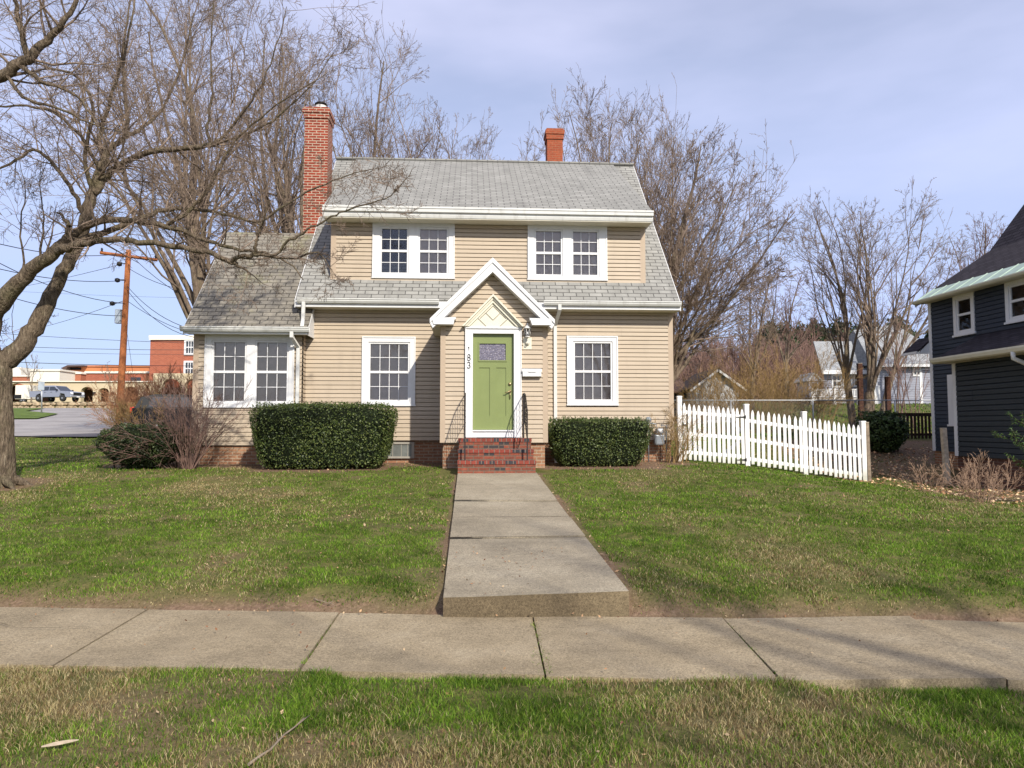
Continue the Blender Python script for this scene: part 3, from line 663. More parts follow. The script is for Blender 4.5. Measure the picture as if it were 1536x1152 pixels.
def bare(x, y):                           # 1 = soil / leaf mould, 0 = grass
    x = np.asarray(x, float); y = np.asarray(y, float); yf = yfar(x); d = y - yf
    b = np.maximum(0, 1 - np.abs(d - .0) / (.17 + .18 * fbm(x, y, 2.0, 51))) * (d > -.3) * 1.3
    u, v_ = uvof(x, y)
    bed = (v_ > -1.1) * (v_ < 3) * (u > -9) * (u < 4.2); b = np.maximum(b, bed * .9)
    b = np.maximum(b, ((v_ > -2.0) & (v_ < 0) & (((u > -5.6) & (u < -2.7)) | ((u > .6) & (u < 3.3)))) * 1.0)
    b = np.maximum(b, (x > 8.1) * (y > 11) * (y < 24) * (fbm(x, y, .8, 5) * 2.0 - .45))
    b = np.maximum(b, (np.abs(x) < 16) * (d < -WALKW) * np.clip((fbm(x, y, 1.9, 3) - .49) * 5, 0, 1) * .6)
    b = np.maximum(b, (np.hypot(x + 9.4, y - 13.1) < .9) * .8)
    b = np.maximum(b, sm((y - 44) / 10) * sm((x - 4) / 6))
    wl, wr = walk_edges(y); b = np.maximum(b, (y > 6.2) * (y < 14.6) * (x > wl - .07) * (x < wr + .12) * .9)
    b = np.maximum(b, (d > 0) * (y < 15) * np.clip((fbm(x, y, 1.3, 21) - .62) * 6, 0, 1) * .5)
    return np.clip(b, 0, 1)
o = gridmesh('ground', _X, _Y, GZ, gm.m); struct(o)
bv = bare(_X, _Y).ravel(); a = o.data.attributes.new('Col', 'FLOAT_COLOR', 'POINT')
a.data.foreach_set('color', np.stack([bv, bv, bv, np.ones_like(bv)], 1).astype(np.float32).ravel())

def m_concrete(name, c, tint):
    m = Mat(name); v = m.co(); a = m.noise(v, .9, 6, .7); b = m.noise(v, 160, 3, .7); c2 = m.noise(v, 14, 6, .7)
    col = m.ramp(a, [(.32, tuple(x * .72 for x in c)), (.5, c), (.7, tint)])
    col = m.mix(.6, col, m.mix(1.0, col, m.ramp(b, [(.34, (.35, .34, .33)), (.5, (1, 1, 1)), (.68, (1.5, 1.5, 1.45))]), 'MULTIPLY'))
    col = m.mix(m.ramp(c2, [(.50, (0, 0, 0)), (.72, (.55, .55, .55))]), col, tuple(x * .55 for x in c))
    d2 = m.noise(v, 55, 4, .8); col = m.mix(.7, col, m.mix(1.0, col, m.ramp(d2, [(.34, (.45, .44, .42)), (.5, (1, 1, 1)), (.66, (1.45, 1.45, 1.4))]), 'MULTIPLY'))
    st_ = m.noise(m.co('Object', (.35, 1.2, 1)), 1.6, 5, .7); col = m.mix(m.ramp(st_, [(.5, (0, 0, 0)), (.68, (.45, .45, .45))]), col, tuple(x * .62 for x in c))
    vo = m.n('ShaderNodeTexVoronoi', Scale=38.0); m.l(v, vo.inputs['Vector'])
    col = m.mix(m.ramp(vo.outputs['Distance'], [(.06, (.8, .8, .8)), (.13, (0, 0, 0))]), col, tuple(x * .35 for x in c))
    m.bump(m.math('ADD', b, m.math('MULTIPLY', c2, 2.0)), .55, .006); return m.done(col, .92, .15)
CONC = m_concrete('sidewalk_concrete', (.31, .25, .163), (.38, .315, .215)); CONC2 = m_concrete('walk_concrete', (.30, .256, .185), (.365, .317, .235))
CONCE = m_concrete('pebbled_concrete_edge', (.15, .115, .07), (.21, .165, .10))
# sidewalk: separate slabs, slightly tilted
k = MB(); JX = [-3.20 - 1.63 * i for i in range(20, 0, -1)] + [-3.20, -1.49, .175, 1.76, 3.27] + [3.27 + 1.6 * i for i in range(1, 20)]
JN = [x + (-.10 if x < -4 or x > 4 else 0) for x in JX]; JN = [(-3.09 if abs(x + 3.2) < .01 else -1.40 if abs(x + 1.49) < .01 else .215 if abs(x - .175) < .01 else 1.70 if abs(x - 1.76) < .01 else 3.06 if abs(x - 3.27) < .01 else x - .1) for x in JX]
for i in range(len(JX) - 1):
    q = .007; r0, r1, r2, r3 = [random.uniform(-.008, .010) for _ in range(4)]
    if abs(JX[i] - 3.27) < .01: r0 += .02; r3 += .03
    if abs(JX[i] - 1.76) < .01: r1 += .045; r2 += .045
    a = (JX[i] + q, yfar(JX[i]), r0); b_ = (JX[i + 1] - q, yfar(JX[i + 1]), r1); c_ = (JN[i + 1] - q, yfar(JN[i + 1]) - WALKW, r2); d_ = (JN[i] + q, yfar(JN[i]) - WALKW, r3)
    # subdivide the top edges so they are not ruler straight
    n = 14; top = []; bot = []
    for j in range(n + 1):
        t = j / n; jt = random.uniform(-.006, .006)
        top.append(tuple(a[m_] * (1 - t) + b_[m_] * t + (jt if m_ == 1 else 0) for m_ in range(3)))
        bot.append(tuple(d_[m_] * (1 - t) + c_[m_] * t + (jt if m_ == 1 else 0) for m_ in range(3)))
    vs = top + bot + [(x, y, -.12) for x, y, z in top] + [(x, y, -.12) for x, y, z in bot]; m1 = n + 1; fs = []
    for j in range(n):
        fs.append((m1 + j, m1 + j + 1, j + 1, j)); fs.append((j, j + 1, 2 * m1 + j + 1, 2 * m1 + j)); fs.append((m1 + j + 1, m1 + j, 3 * m1 + j, 3 * m1 + j + 1))
    fs += [(m1, 0, 2 * m1, 3 * m1), (n, m1 + n, 3 * m1 + n, 2 * m1 + n)]
    k.add(vs, fs)
struct(k.build('sidewalk', CONC))
# front walk slabs
k = MB(); ks = MB(); ys = [6.17, 8.42, 9.62, 11.0, 12.6, 14.35]
def wz_(x, y): return .155 + .055 * (x + .58) / 1.57 * max(0, 1 - (y - 6.2) / 4) + (y - 6.2) * (.705 - .155) / 8.3
for i in range(len(ys) - 1):
    y0, y1 = ys[i] + (.022 if i else 0), ys[i + 1] - .022; dz = [0, .012, -.004, .008, 0][i]
    l0, r0 = walk_edges(y0); l1, r1 = walk_edges(y1); t = []
    n = 10
    for j in range(n + 1):
        s_ = j / n; t.append((l0 * (1 - s_) + r0 * s_, y0 + (random.uniform(-.008, .008) if i == 0 else 0)))
    lo = [(x, y, wz_(x, y) + dz) for x, y in t]; hi = [(l1 * (1 - j / n) + r1 * j / n, y1) for j in range(n + 1)]; hi = [(x, y, wz_(x, y) + dz) for x, y in hi]
    vs = lo + hi + [(x, y, z - .3) for x, y, z in lo] + [(x, y, z - .3) for x, y, z in hi]; m1 = n + 1; fs = []
    for j in range(n):
        fs.append((j, j + 1, m1 + j + 1, m1 + j))
        if i: fs.append((j + 1, j, 2 * m1 + j, 2 * m1 + j + 1))
        fs.append((m1 + j, m1 + j + 1, 3 * m1 + j + 1, 3 * m1 + j))
    fs += [(0, m1, 3 * m1, 2 * m1), (m1 + n, n, 2 * m1 + n, 3 * m1 + n)]
    k.add(vs, fs)
    if i == 0: 
        for j in range(n): ks.add([lo[j + 1], lo[j], (lo[j][0], lo[j][1] - .012, -.03), (lo[j + 1][0], lo[j + 1][1] - .012, -.03)], [(0, 1, 2, 3)])
jn = MB()  # dark strips over the slab joints, painting in the shade of their lips
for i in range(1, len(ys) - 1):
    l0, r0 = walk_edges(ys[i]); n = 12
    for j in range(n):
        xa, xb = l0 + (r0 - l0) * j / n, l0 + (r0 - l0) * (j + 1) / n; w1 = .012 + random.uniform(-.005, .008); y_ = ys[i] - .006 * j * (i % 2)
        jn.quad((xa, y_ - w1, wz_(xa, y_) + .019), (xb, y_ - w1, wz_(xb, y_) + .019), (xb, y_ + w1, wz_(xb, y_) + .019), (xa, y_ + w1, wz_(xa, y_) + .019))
struct(jn.build('walk_joint_shade', m_plain('joint_lip_shade', (.07, .055, .04), .95, .05, var=.5, scale=8)))
struct(k.build('front_walk', CONC2)); struct(ks.build('front_walk_riser', CONCE))
# road, drive and island behind the left side of the house
def drape(name, poly, mat, dz, n=26, m=60):
    ys_ = np.linspace(min(p[1] for p in poly), max(p[1] for p in poly), m); V = []; 
    for y in ys_:
        xs = []
        for (x0, y0), (x1, y1) in zip(poly, poly[1:] + poly[:1]):
            if (y0 - y) * (y1 - y) <= 0 and abs(y1 - y0) > 1e-9: xs.append(x0 + (x1 - x0) * (y - y0) / (y1 - y0))
        a, b = min(xs), max(xs); V.append([(a + (b - a) * t, y) for t in np.linspace(0, 1, n)])
    V = np.array(V); Z = gz(V[..., 0], V[..., 1]) + dz
    return gridmesh(name, V[..., 0], V[..., 1], Z, mat)
def m_asphalt(name, c):
    m = Mat(name); v = m.co(); a = m.noise(v, .35, 6, .7); b = m.noise(v, 30, 4, .7)
    col = m.ramp(a, [(.35, tuple(x * .8 for x in c)), (.65, tuple(x * 1.2 for x in c))]); col = m.mix(.4, col, m.mix(1.0, col, m.ramp(b, [(.3, (.5, .5, .5)), (.7, (1.5, 1.5, 1.5))]), 'MULTIPLY'))
    return m.done(col, .9, .2)
struct(drape('road', [(-80, 24.9), (-6, 24.9), (-14, 45), (-20, 69.6), (-110, 69.6)], m_asphalt('road_asphalt', (.28, .26, .245)), .035))
struct(drape('driveway', [(-16.5, 24.4), (-6, 24.0), (-6, 31), (-13.8, 31)], m_asphalt('dark_asphalt', (.085, .08, .09)), .06))
GRS = m_plain('far_grass', (.10, .14, .03), .95, .1, var=.4, scale=1.2)
struct(drape('grass_island', [(-70, 39), (-27.5, 41.5), (-31, 49), (-38, 56), (-43, 66), (-90, 66)], GRS, .10))
struct(drape('kerb_lawn', [(-70, 22.8), (-17, 22.8), (-17, 24.6), (-70, 24.6)], GRS, .03))

# ================================================================ neighbour's dark house (house coordinates)
NB = .35
N = hthing('dark_blue_house', 'dark blue clapboard house with white trim and green copper eave at the right edge', 'house', 12, 0, NB)
NU, NV0, NV1 = 12.0, -4.2, 2.5
n_up = (.64, 1.44, 4.02, 5.10); n_up2 = (-1.28, -.44, 4.10, 5.10)
laps(MB(), lambda z: (NV0, NV1 - .12), .93, 5.12, NU, 'u', -1, .112, [n_up, n_up2], .022).build('side_wall', NAVY, N)
def nrz(u): return 5.14 + (u - 11.62) * .66 if u < 13.9 else 6.645 + (u - 13.9) * 1.27
k = MB(); pr = [(11.62, nrz(11.62)), (13.9, nrz(13.9)), (16.3, nrz(16.3)), (18.7, nrz(13.9)), (21, nrz(11.62))]
for (a, za), (b, zb) in zip(pr, pr[1:]): k.slab((a, NV0, za), (b, NV0, zb), (b, NV1 + .04, zb), (a, NV1 + .04, za), .1)
nr = k.build('roof', DROOF, N)
k = MB(); z2 = lambda u: nrz(u) + .014
k.slab((11.6, NV0, z2(11.6)), (12.12, NV0, z2(12.12)), (12.12, NV1 + .05, z2(12.12)), (11.6, NV1 + .05, z2(11.6)), .01)
for i in range(20):
    v_ = NV1 - .1 - i * .52
    if v_ > NV0: k.slab((11.6, v_ - .012, z2(11.6) + .02), (12.12, v_ - .012, z2(12.12) + .02), (12.12, v_ + .012, z2(12.12) + .02), (11.6, v_ + .012, z2(11.6) + .02), .02)
k.build('copper_flashing', COPPER, nr)
k = MB(); k.prism([(p, q - .1) for p, q in pr] + [(21, 1), (12.02, 1), (12.02, 5.1)], 'y', NV1 - .08, NV1); k.build('rear_wall', NAVY, N)
k = MB(); k.prism([(p, q - .1) for p, q in pr] + [(21, 1), (12.02, 1), (12.02, 5.1)], 'y', NV0 + .02, NV0 + .1); k.build('front_wall', NAVY, N)
k = MB(); k.prism([(11.53, 5.14), (11.53, 5.11), (11.56, 5.07), (11.60, 5.05), (11.66, 5.05), (11.66, 5.14)], 'y', NV0, NV1 + .06); k.build('gutter', CREAM, N)
MB().box(11.62, NU, NV0, NV1 + .05, 5.08, 5.10).build('soffit', SOFFIT, N)
k = MB()
for (a, za), (b, zb) in zip(pr, pr[1:]): k.add([(a, NV1 + .045, za - .015), (b, NV1 + .045, zb - .015), (b, NV1 + .045, zb - .17), (a, NV1 + .045, za - .17)], [(0, 1, 2, 3), (3, 2, 1, 0)])
k.build('rake_board', WHITE, N)
MB().box(NU - .03, NU + .01, NV1 - .12, NV1 + .005, .93, 5.08).build('corner_board', WHITE, N)
MB().box(NU + .03, NU + .3, NV0, NV1, -.4, .93).build('foundation', FOUND, N)
def side_window(root, name, v0, v1, z0, z1, u, rows=True, deep=.04, T=.11):
    k = MB(); k.box(u - deep, u + .04, v0, v0 + T, z0, z1); k.box(u - deep, u + .04, v1 - T, v1, z0, z1); k.box(u - deep, u + .04, v0 + T, v1 - T, z1 - T, z1); k.box(u - deep, u + .04, v0 + T, v1 - T, z0, z0 + .07); k.box(u - deep - .025, u, v0 - .03, v1 + .03, z0 - .03, z0 + .02)
    wo = k.build(name, WHITE, root); m_ = (z0 + z1) / 2; k = MB()
    for a, b in ((v0 + T, v0 + T + .05), (v1 - T - .05, v1 - T)): k.box(u - .015, u + .035, a, b, z0 + .07, z1 - T)
    k.box(u - .015, u + .035, v0 + T + .05, v1 - T - .05, z0 + .07, z0 + .13); k.box(u - .015, u + .035, v0 + T + .05, v1 - T - .05, z1 - T - .05, z1 - T); k.box(u - .02, u + .035, v0 + T + .05, v1 - T - .05, m_ - .03, m_ + .03)
    k.build('sash', WHITE, wo); MB().box(u + .01, u + .014, v0 + T, v1 - T, z0 + .07, z1 - T).build('pane', GLASS, wo)
side_window(N, 'window', *n_up, NU); side_window(N, 'window', *n_up2, NU)
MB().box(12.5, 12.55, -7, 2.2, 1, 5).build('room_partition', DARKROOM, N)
side_window(N, 'window', .80, 1.70, 1.64, 3.0, NU - .03, deep=.06, T=.2)
# lower side extension
BU, BV1 = 11.2, .43; NV0 = -3.0
laps(MB(), lambda z: (NV0, BV1 - .12), .87, 3.20, BU, 'u', -1, .125, (), .024).build('extension_wall', NAVYG, N)
k = MB(); k.box(BU, NU, BV1 - .02, BV1, .87, 3.2); k.build('extension_end_wall', NAVYG, N)
MB().box(BU, NU, NV0, NV0 + .02, .87, 3.2).build('extension_front_wall', NAVYG, N)
MB().box(BU - .03, BU + .01, BV1 - .12, BV1 + .004, .87, 3.2).build('extension_corner_board', WHITE, N)
MB().box(BU + .03, BU + .3, NV0, BV1 - .02, -.5, .87).build('extension_foundation', m_brick('brown_foundation_brick', (.16, .07, .045), (.1, .05, .035), (.14, .1, .08)), N)
k = MB(); k.slab((10.8, NV0, 3.32), (12.0, NV0, 3.95), (12.0, BV1 + .12, 3.95), (10.8, BV1 + .12, 3.32), .07); k.build('extension_roof', DROOF, N)
k = MB(); k.prism([(10.7, 3.33), (10.7, 3.29), (10.73, 3.22), (10.79, 3.19), (10.84, 3.19), (10.84, 3.33)], 'y', NV0, BV1 + .18); k.build('extension_gutter', CREAM, N)
MB().box(10.8, BU, NV0, BV1 + .1, 3.19, 3.21).build('extension_soffit', SOFFIT, N)
k = MB(); pts = [(10.76, -2.15, 3.22), (10.76, -2.15, 3.08), (11.0, -2.15, 2.98), (11.13, -2.15, 2.9), (11.13, -2.15, 1.0)]
k.tube(pts, .05, 8); k.build('downspout', GUTTER, N)
# small hood on the rear corner
k = MB(); k.slab((11.62, 2.5, 3.74), (11.62, 3.2, 3.74), (12.1, 3.2, 4.16), (12.1, 2.5, 4.16), .05); k.build('rear_hood_roof', DROOF, N)
k = MB(); k.prism([(11.66, 3.66), (12.05, 3.66), (12.05, 4.08)], 'y', 2.505, 2.56); k.prism([(11.60, 3.66), (11.60, 3.73), (11.66, 3.73), (11.66, 3.66)], 'y', 2.52, 3.2); k.build('rear_hood_trim', WHITE, N)

# ================================================================ picket fence and gate
def fz(u, v=.08): x, y, _ = hw(u, v); return g(x, y)
FV = .08
def post(root, name, u, zt, w_=.055, mat=PICKW, v=FV):
    zb = fz(u) - .15; k = MB(); k.box(u - w_, u + w_, v - w_, v + w_, zb, zt, .006); k.box(u - w_ - .008, u + w_ + .008, v - w_ - .008, v + w_ + .008, zt - .03, zt - .008, .004)
    return k.build(name, mat, root)
PK = {}; ru_ = lambda a: random.uniform(-a, a)
def picket(root, u, zb, zt, v=FV - .06, w_=.036):
    key = round(zt - zb, 2); hgt = key
    if key not in PK:
        k = MB(); k.prism([(-w_, 0), (w_, 0), (w_, hgt - .11), (.018, hgt - .03), (0, hgt), (-.018, hgt - .03), (-w_, hgt - .11)], 'y', -.01, .01)
        o = k.build('picket', PICKW, None); PK[key] = o.data; bpy.data.objects.remove(o)
    o = bpy.data.objects.new('picket', PK[key]); COL.objects.link(o); o.parent = root; off = OFF[root.name]
    o.location = (u - off[0], v - off[1], zb - off[2]); o.rotation_euler = (0, random.uniform(-.014, .014), random.uniform(-.03, .03))
def fence(name, label, cat, posts, npk, tops, group=None):
    u0, u1 = posts[0][0], posts[-1][0]; R = hthing(name, label, cat, (u0 + u1) / 2, FV, fz((u0 + u1) / 2)); 
    return R
def top(u): return np.interp(u, [4.05, 5.7, 7.1, 8.56], [2.20, 2.04, 1.86, 1.64])
def bot(u): return np.interp(u, [4.05, 5.7, 7.1, 8.56], [.80, .67, .47, .26])
def rails(root, a, b, zs=(.12, .58, 1.04), name='rail'):
    for q in zs:
        k = MB(); za, zb = bot(a) + q, bot(b) + q
        k.add([(a, FV - .05, za), (b, FV - .05, zb), (b, FV - .012, zb), (a, FV - .012, za), (a, FV - .05, za + .085), (b, FV - .05, zb + .085), (b, FV - .012, zb + .085), (a, FV - .012, za + .085)],
              [(0, 3, 2, 1), (4, 5, 6, 7), (0, 1, 5, 4), (1, 2, 6, 5), (2, 3, 7, 6), (3, 0, 4, 7)]); k.build(name, PICKW, root)
Gt = hthing('picket_gate', 'white picket gate between the house corner post and the taller gate post', 'gate', 4.85, FV, fz(4.85))
ug = np.linspace(4.17, 5.58, 13)
for u_ in ug: picket(Gt, u_ + ru_(.006), bot(u_) + .02 + ru_(.012), top(u_) - .02 + ru_(.01))
rails(Gt, 4.12, 5.62, (.16, .60, 1.12))
k = MB()
for (a, za, b, zb) in ((4.15, .52, 4.62, .20), (5.60, .58, 5.15, .22), (5.6, .75, 5.15, 1.13), (4.15, .85, 4.5, 1.14)):
    A = (a, bot(a) + za); B = (b, bot(b) + zb); MB().prism([A, B, (B[0], B[1] + .09), (A[0], A[1] + .09)], 'y', FV - .012, FV + .008).build('brace', PICKW, Gt)
for z_ in (1.83, .80):
    k = MB(); k.prism([(5.66, z_ - .035), (5.66, z_ + .04), (5.60, z_ + .02), (5.40, z_ + .006), (5.40, z_ - .004), (5.60, z_ - .015)], 'y', FV - .084, FV - .074); k.tube([(5.64, FV - .085, z_ - .04), (5.64, FV - .085, z_ + .05)], .009, 6); k.build('strap_hinge', BLACK, Gt)
k = MB(); k.box(4.10, 4.22, FV - .09, FV - .075, 1.62, 1.66); k.tube([(4.12, FV - .1, 1.6), (4.12, FV - .1, 1.69)], .008, 6); k.build('latch', BLACK, Gt)
Fc = hthing('picket_fence', 'white picket fence stepping down the lawn right of the gate', 'fence', 7.1, FV, fz(7.1))
post(Fc, 'post', 4.05, 2.34); post(Fc, 'post', 5.70, 2.15); post(Fc, 'post', 7.13, 1.97); post(Fc, 'post', 8.60, 1.74)
for a, b, n_ in ((5.82, 7.02, 10), (7.25, 8.47, 11)):
    for u_ in np.linspace(a, b, n_): picket(Fc, u_ + ru_(.006), bot(u_) + .03 + ru_(.015), top(u_) - .02 + ru_(.01))
    rails(Fc, a - .06, b + .06)
# weathered posts
def lone(name, label, x, y, h, r, mat, lean=0.0):
    z0 = g(x, y) - .1; t = wthing(name, label, 'post', x, y, z0 + .1); k = MB()
    k.add([(x + sx * r, y + sy * r, z0) for sx, sy in ((-1, -1), (1, -1), (1, 1), (-1, 1))] + [(x + sx * r * .95 + lean, y + sy * r * .95, z0 + h) for sx, sy in ((-1, -1), (1, -1), (1, 1), (-1, 1))],
          [(0, 3, 2, 1), (4, 5, 6, 7), (0, 1, 5, 4), (1, 2, 6, 5), (2, 3, 7, 6), (3, 0, 4, 7)]); k.build('shaft', mat, t)
    k = MB(); k.box(x + lean - r * 1.0, x + lean + r * 1.0, y - r, y + r, z0 + h, z0 + h + .012); k.build('cut_top', m_plain('cut_wood_' + name, (.45, .4, .32), .9), t); return t
x_, y_, _ = hw(8.74, .10); lone('wooden_post', 'grey wooden post touching the right end of the picket fence', x_, y_, 1.52, .038, OLDWOOD, -.02)
lone('wooden_post', 'leaning weathered post standing alone among bare shrubs by the dark house', 10.39, 17.2, 1.42, .055, m_plain('pale_weathered_wood', (.42, .35, .26), .85, .15, var=.3, scale=12, bump=.4), -.06)
lone('rusty_post', 'rust-brown post beside the trunk of the forked bare tree', 14.4, 29.6, 2.9, .09, RUST)
lone('rusty_post', 'shorter rust-brown post in front of the grey house siding', 15.75, 30.0, 2.35, .09, RUST)
# dark picket fence behind
t = wthing('dark_picket_fence', 'dark brown picket fence between the leafy bush and the dark house', 'fence', 13.2, 24, 1.2)
k = MB(); k.box(12.0, 15.0, 24.0, 24.04, 1.95, 2.06); k.build('rail', DARKWOOD, t); k = MB(); k.box(12.0, 15.0, 24.0, 24.04, 1.30, 1.38); k.build('rail', DARKWOOD, t)
pm = None
for i in range(25):
    x_ = 12.02 + i * .12
    if pm is None: o = MB().box(x_ - .035, x_ + .035, 23.96, 23.985, 1.2, 2.03).build('picket', DARKWOOD, t); pm = o.data
    else: o = bpy.data.objects.new('picket', pm); COL.objects.link(o); o.parent = t; o.location = (i * .12, 0, 0)
# chain-link fence
t = wthing('wire_fence', 'thin chain-link fence running behind the white picket fence', 'fence', 12, 26.2, g(12, 26.2))
k = MB(); k.tube([(x, 26.2, g(x, 26.2) + 1.28) for x in (5, 8, 11, 14, 17, 20)], .02, 6); k.build('top_rail', GALV, t)
for x in (5, 8, 11, 14, 17, 20): k = MB(); z_ = g(x, 26.2); k.tube([(x, 26.2, z_ - .1), (x, 26.2, z_ + 1.3)], .025, 6); k.build('post', GALV, t)
V = []; 
for i in range(230):
    x = 5 + i * .066
    z_ = g(x, 26.2); V.append(([(x, 26.2, z_ + .02), (x + .6, 26.2, z_ + 1.26)], [.0018] * 2)); V.append(([(x + .6, 26.2, z_ + .02), (x, 26.2, z_ + 1.26)], [.0018] * 2))
a_, b_ = tubes(V, 3); npmesh('mesh', a_, b_, GALV, t)

# meters at the right corner of the house
mt = hthing('gas_meter', 'grey gas meter on pipes low on the right corner of the facade', 'meter', 3.45, -.15, 1.15)
MG = m_plain('meter_grey', (.22, .24, .26), .45, .5, metal=.3)
k = MB(); k.box(3.36, 3.60, -.26, -.10, 1.16, 1.42, .04); k.box(3.40, 3.57, -.28, -.09, 1.42, 1.56, .03); k.build('meter_body', MG, mt)
k = MB(); k.lathe((3.48, -.285, 1.50), [(.05, 0), (.05, .02)], 14, 'y'); k.build('dial', m_plain('dial_white', (.6, .6, .6), .3), mt)
k = MB(); k.tube([(3.42, -.16, 1.55), (3.42, -.16, 1.66), (3.30, -.14, 1.68), (3.0, -.10, 1.70), (2.9, -.02, 1.70)], .018, 7); k.tube([(3.54, -.16, 1.55), (3.54, -.16, 1.64), (3.66, -.16, 1.62), (3.66, -.12, .7)], .016, 7); k.tube([(3.24, -.12, 1.72), (3.24, -.12, .6)], .014, 7); k.build('pipe', MG, mt)
k = MB(); k.lathe((3.24, -.12, 1.76), [(.07, -.035), (.075, 0), (.05, .03)], 14, 'y'); k.build('regulator', MG, mt)

# ================================================================ utility pole and wires
PX, PY = -17.4, 32.0; zb = g(PX, PY)
up_ = wthing('utility_pole', 'leaning orange-brown wooden utility pole by the side street', 'utility pole', PX, PY, zb)
bx, tx = at(178, 648, PY)[0], at(193, 375, PY)[0]; TZ = at(192, 375, PY)[2]
def pp(t): return (bx + (tx - bx) * t, PY, zb + (TZ - zb) * t)
k = MB(); k.tube([pp(-.03), pp(0), pp(.35), pp(.7), pp(1.0)], [.17, .165, .145, .125, .11], 14); k.build('pole', POLEW, up_)
p = pp(.985); k = MB(); d_ = 1.3
A = at(150, 379, PY - .8); B = at(236, 390, PY + .8)
k.tube([A, B], .075, 4); k.build('crossarm', POLEW, up_)
for t_ in (.03, .5, .97):
    q = [A[i] + (B[i] - A[i]) * t_ for i in range(3)]; k = MB(); k.lathe((q[0], q[1], q[2] + .04), [(.02, 0), (.05, .05), (.035, .09), (.055, .12), (.03, .18)], 8); k.build('insulator', BLACK, up_)
k = MB(); q = pp(.60); k.box(q[0] - .42, q[0] - .16, PY - .1, PY + .12, q[2] - .1, q[2] + .55, .03); k.build('equipment_box', m_plain('box_grey', (.35, .4, .45), .5), up_)
for t_, dx in ((.70, -.5), (.83, -.33), (.92, -.28)):
    q = pp(t_); k = MB(); k.tube([(q[0] + dx, PY - .1, q[2]), (q[0] - .05, PY, q[2] + .02)], .02, 5); k.lathe((q[0] + dx - .05, PY - .1, q[2] - .12), [(.03, 0), (.11, .04), (.11, .16), (.03, .2)], 8); k.build('splice_case', BLACK, up_)
q = pp(.14); k = MB(); k.lathe((q[0], q[1], q[2]), [(.215, 0), (.215, .05)], 12); k.build('band', PICKW, up_)
def wire(a, b, sag, label, r=.016, grp='overhead cables left of the house'):
    mid = [tuple(a[i] + (b[i] - a[i]) * t - (sag * 4 * t * (1 - t) if i == 2 else 0) for i in range(3)) for t in np.linspace(0, 1, 13)]
    m = MB(); m.tube(mid, r, 5); c0 = mid[0]; m.v = [(x - c0[0], y - c0[1], z - c0[2]) for x, y, z in m.v]
    o = m.build('overhead_cable', WIRE); o.location = c0; tag(o, label, 'cable', grp)
LW = [((-40, 497), (480, 517), 60, .018), ((-40, 517), (480, 522), 62, .02), ((-40, 524), (480, 529), 64, .013), ((-40, 540), (480, 546), 58, .024), ((-40, 433), (480, 448), 66, .01)]
for i, (a, b, Y, r) in enumerate(LW): wire(at(*a, Y), at(*b, Y), .3, 'dark horizontal cable crossing the low sky behind the leaning pole', r, 'horizontal cables across the street')
for (t_, b, Y, s_) in ((.70, (-60, 362), 22, .4), (.83, (-60, 388), 22, .3), (.985, (-60, 350), 20, .35), (.63, (-60, 420), 24, .3)):
    wire(pp(t_), at(*b, Y), s_, 'sloping cable running from the leaning pole out over the lawn to the left', .014, 'cables from the pole to the left')
for (t_, b, Y, s_) in ((.985, (330, 470), 24, .3), (.80, (330, 500), 23, .5), (.78, (320, 508), 26, .6), (.90, (330, 440), 26, .3), (.72, (400, 505), 30, .7)):
    wire(pp(t_), at(*b, Y), s_, 'cable sloping down from the leaning pole towards the house roof', .012, 'cables from the pole to the right')
wire(pp(.93), at(-60, 440, 60), .3, 'thin cable rising from the far left to the upper part of the leaning pole', .012)
wire(pp(.72), at(-20, 500, 70), .5, 'thin slack cable between the distance and the middle of the leaning pole', .012)
k = MB(); q = pp(.62); k.tube([(q[0], PY, q[2]), at(205, 600, 33)], .008, 4); k.build('guy_wire', WIRE, up_)

# ================================================================ background left: street sign, stone wall, pickup, buildings
sg = wthing('street_sign', 'small grey sign on a thin post beside the road island', 'sign', -32.8, 50, 2.45)
k = MB(); k.tube([(-32.8, 50, 2.3), (-32.85, 50, 4.75)], .045, 6); k.build('sign_post', GALV, sg)
MB().box(-33.05, -32.62, 49.9, 49.93, 4.15, 4.75, .01).build('sign_panel', m_plain('faded_sign', (.38, .42, .46), .5), sg)
# boulder retaining wall
st = wthing('stone_retaining_wall', 'low retaining wall of tan boulders below the parking lot', 'wall', -55, 71.3, 3.3)
STN = m_plain('tan_boulder', (.36, .28, .18), .9, .1, var=.4, scale=2.5, bump=.5)
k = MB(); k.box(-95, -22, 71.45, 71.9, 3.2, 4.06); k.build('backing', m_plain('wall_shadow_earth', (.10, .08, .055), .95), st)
bm = bmesh.new()
for i in range(118):
    x = -94 + i * .61 + random.uniform(-.1, .1)
    for row in range(2):
        r_ = random.uniform(.2, .34); q = bmesh.ops.create_icosphere(bm, subdivisions=1, radius=1)['verts']
        for vv_ in q: n_ = 1 + random.uniform(-.15, .15); vv_.co = (x + row * .22 + vv_.co.x * r_ * 1.25 * n_ + 55, vv_.co.y * .22 * n_, .18 + row * .36 + vv_.co.z * r_ * .8 * n_)
me = bpy.data.meshes.new('boulders'); bm.to_mesh(me); bm.free(); me.materials.append(STN); o = bpy.data.objects.new('boulders', me); COL.objects.link(o); o.parent = st; tag(o, None, None, kind='stuff')
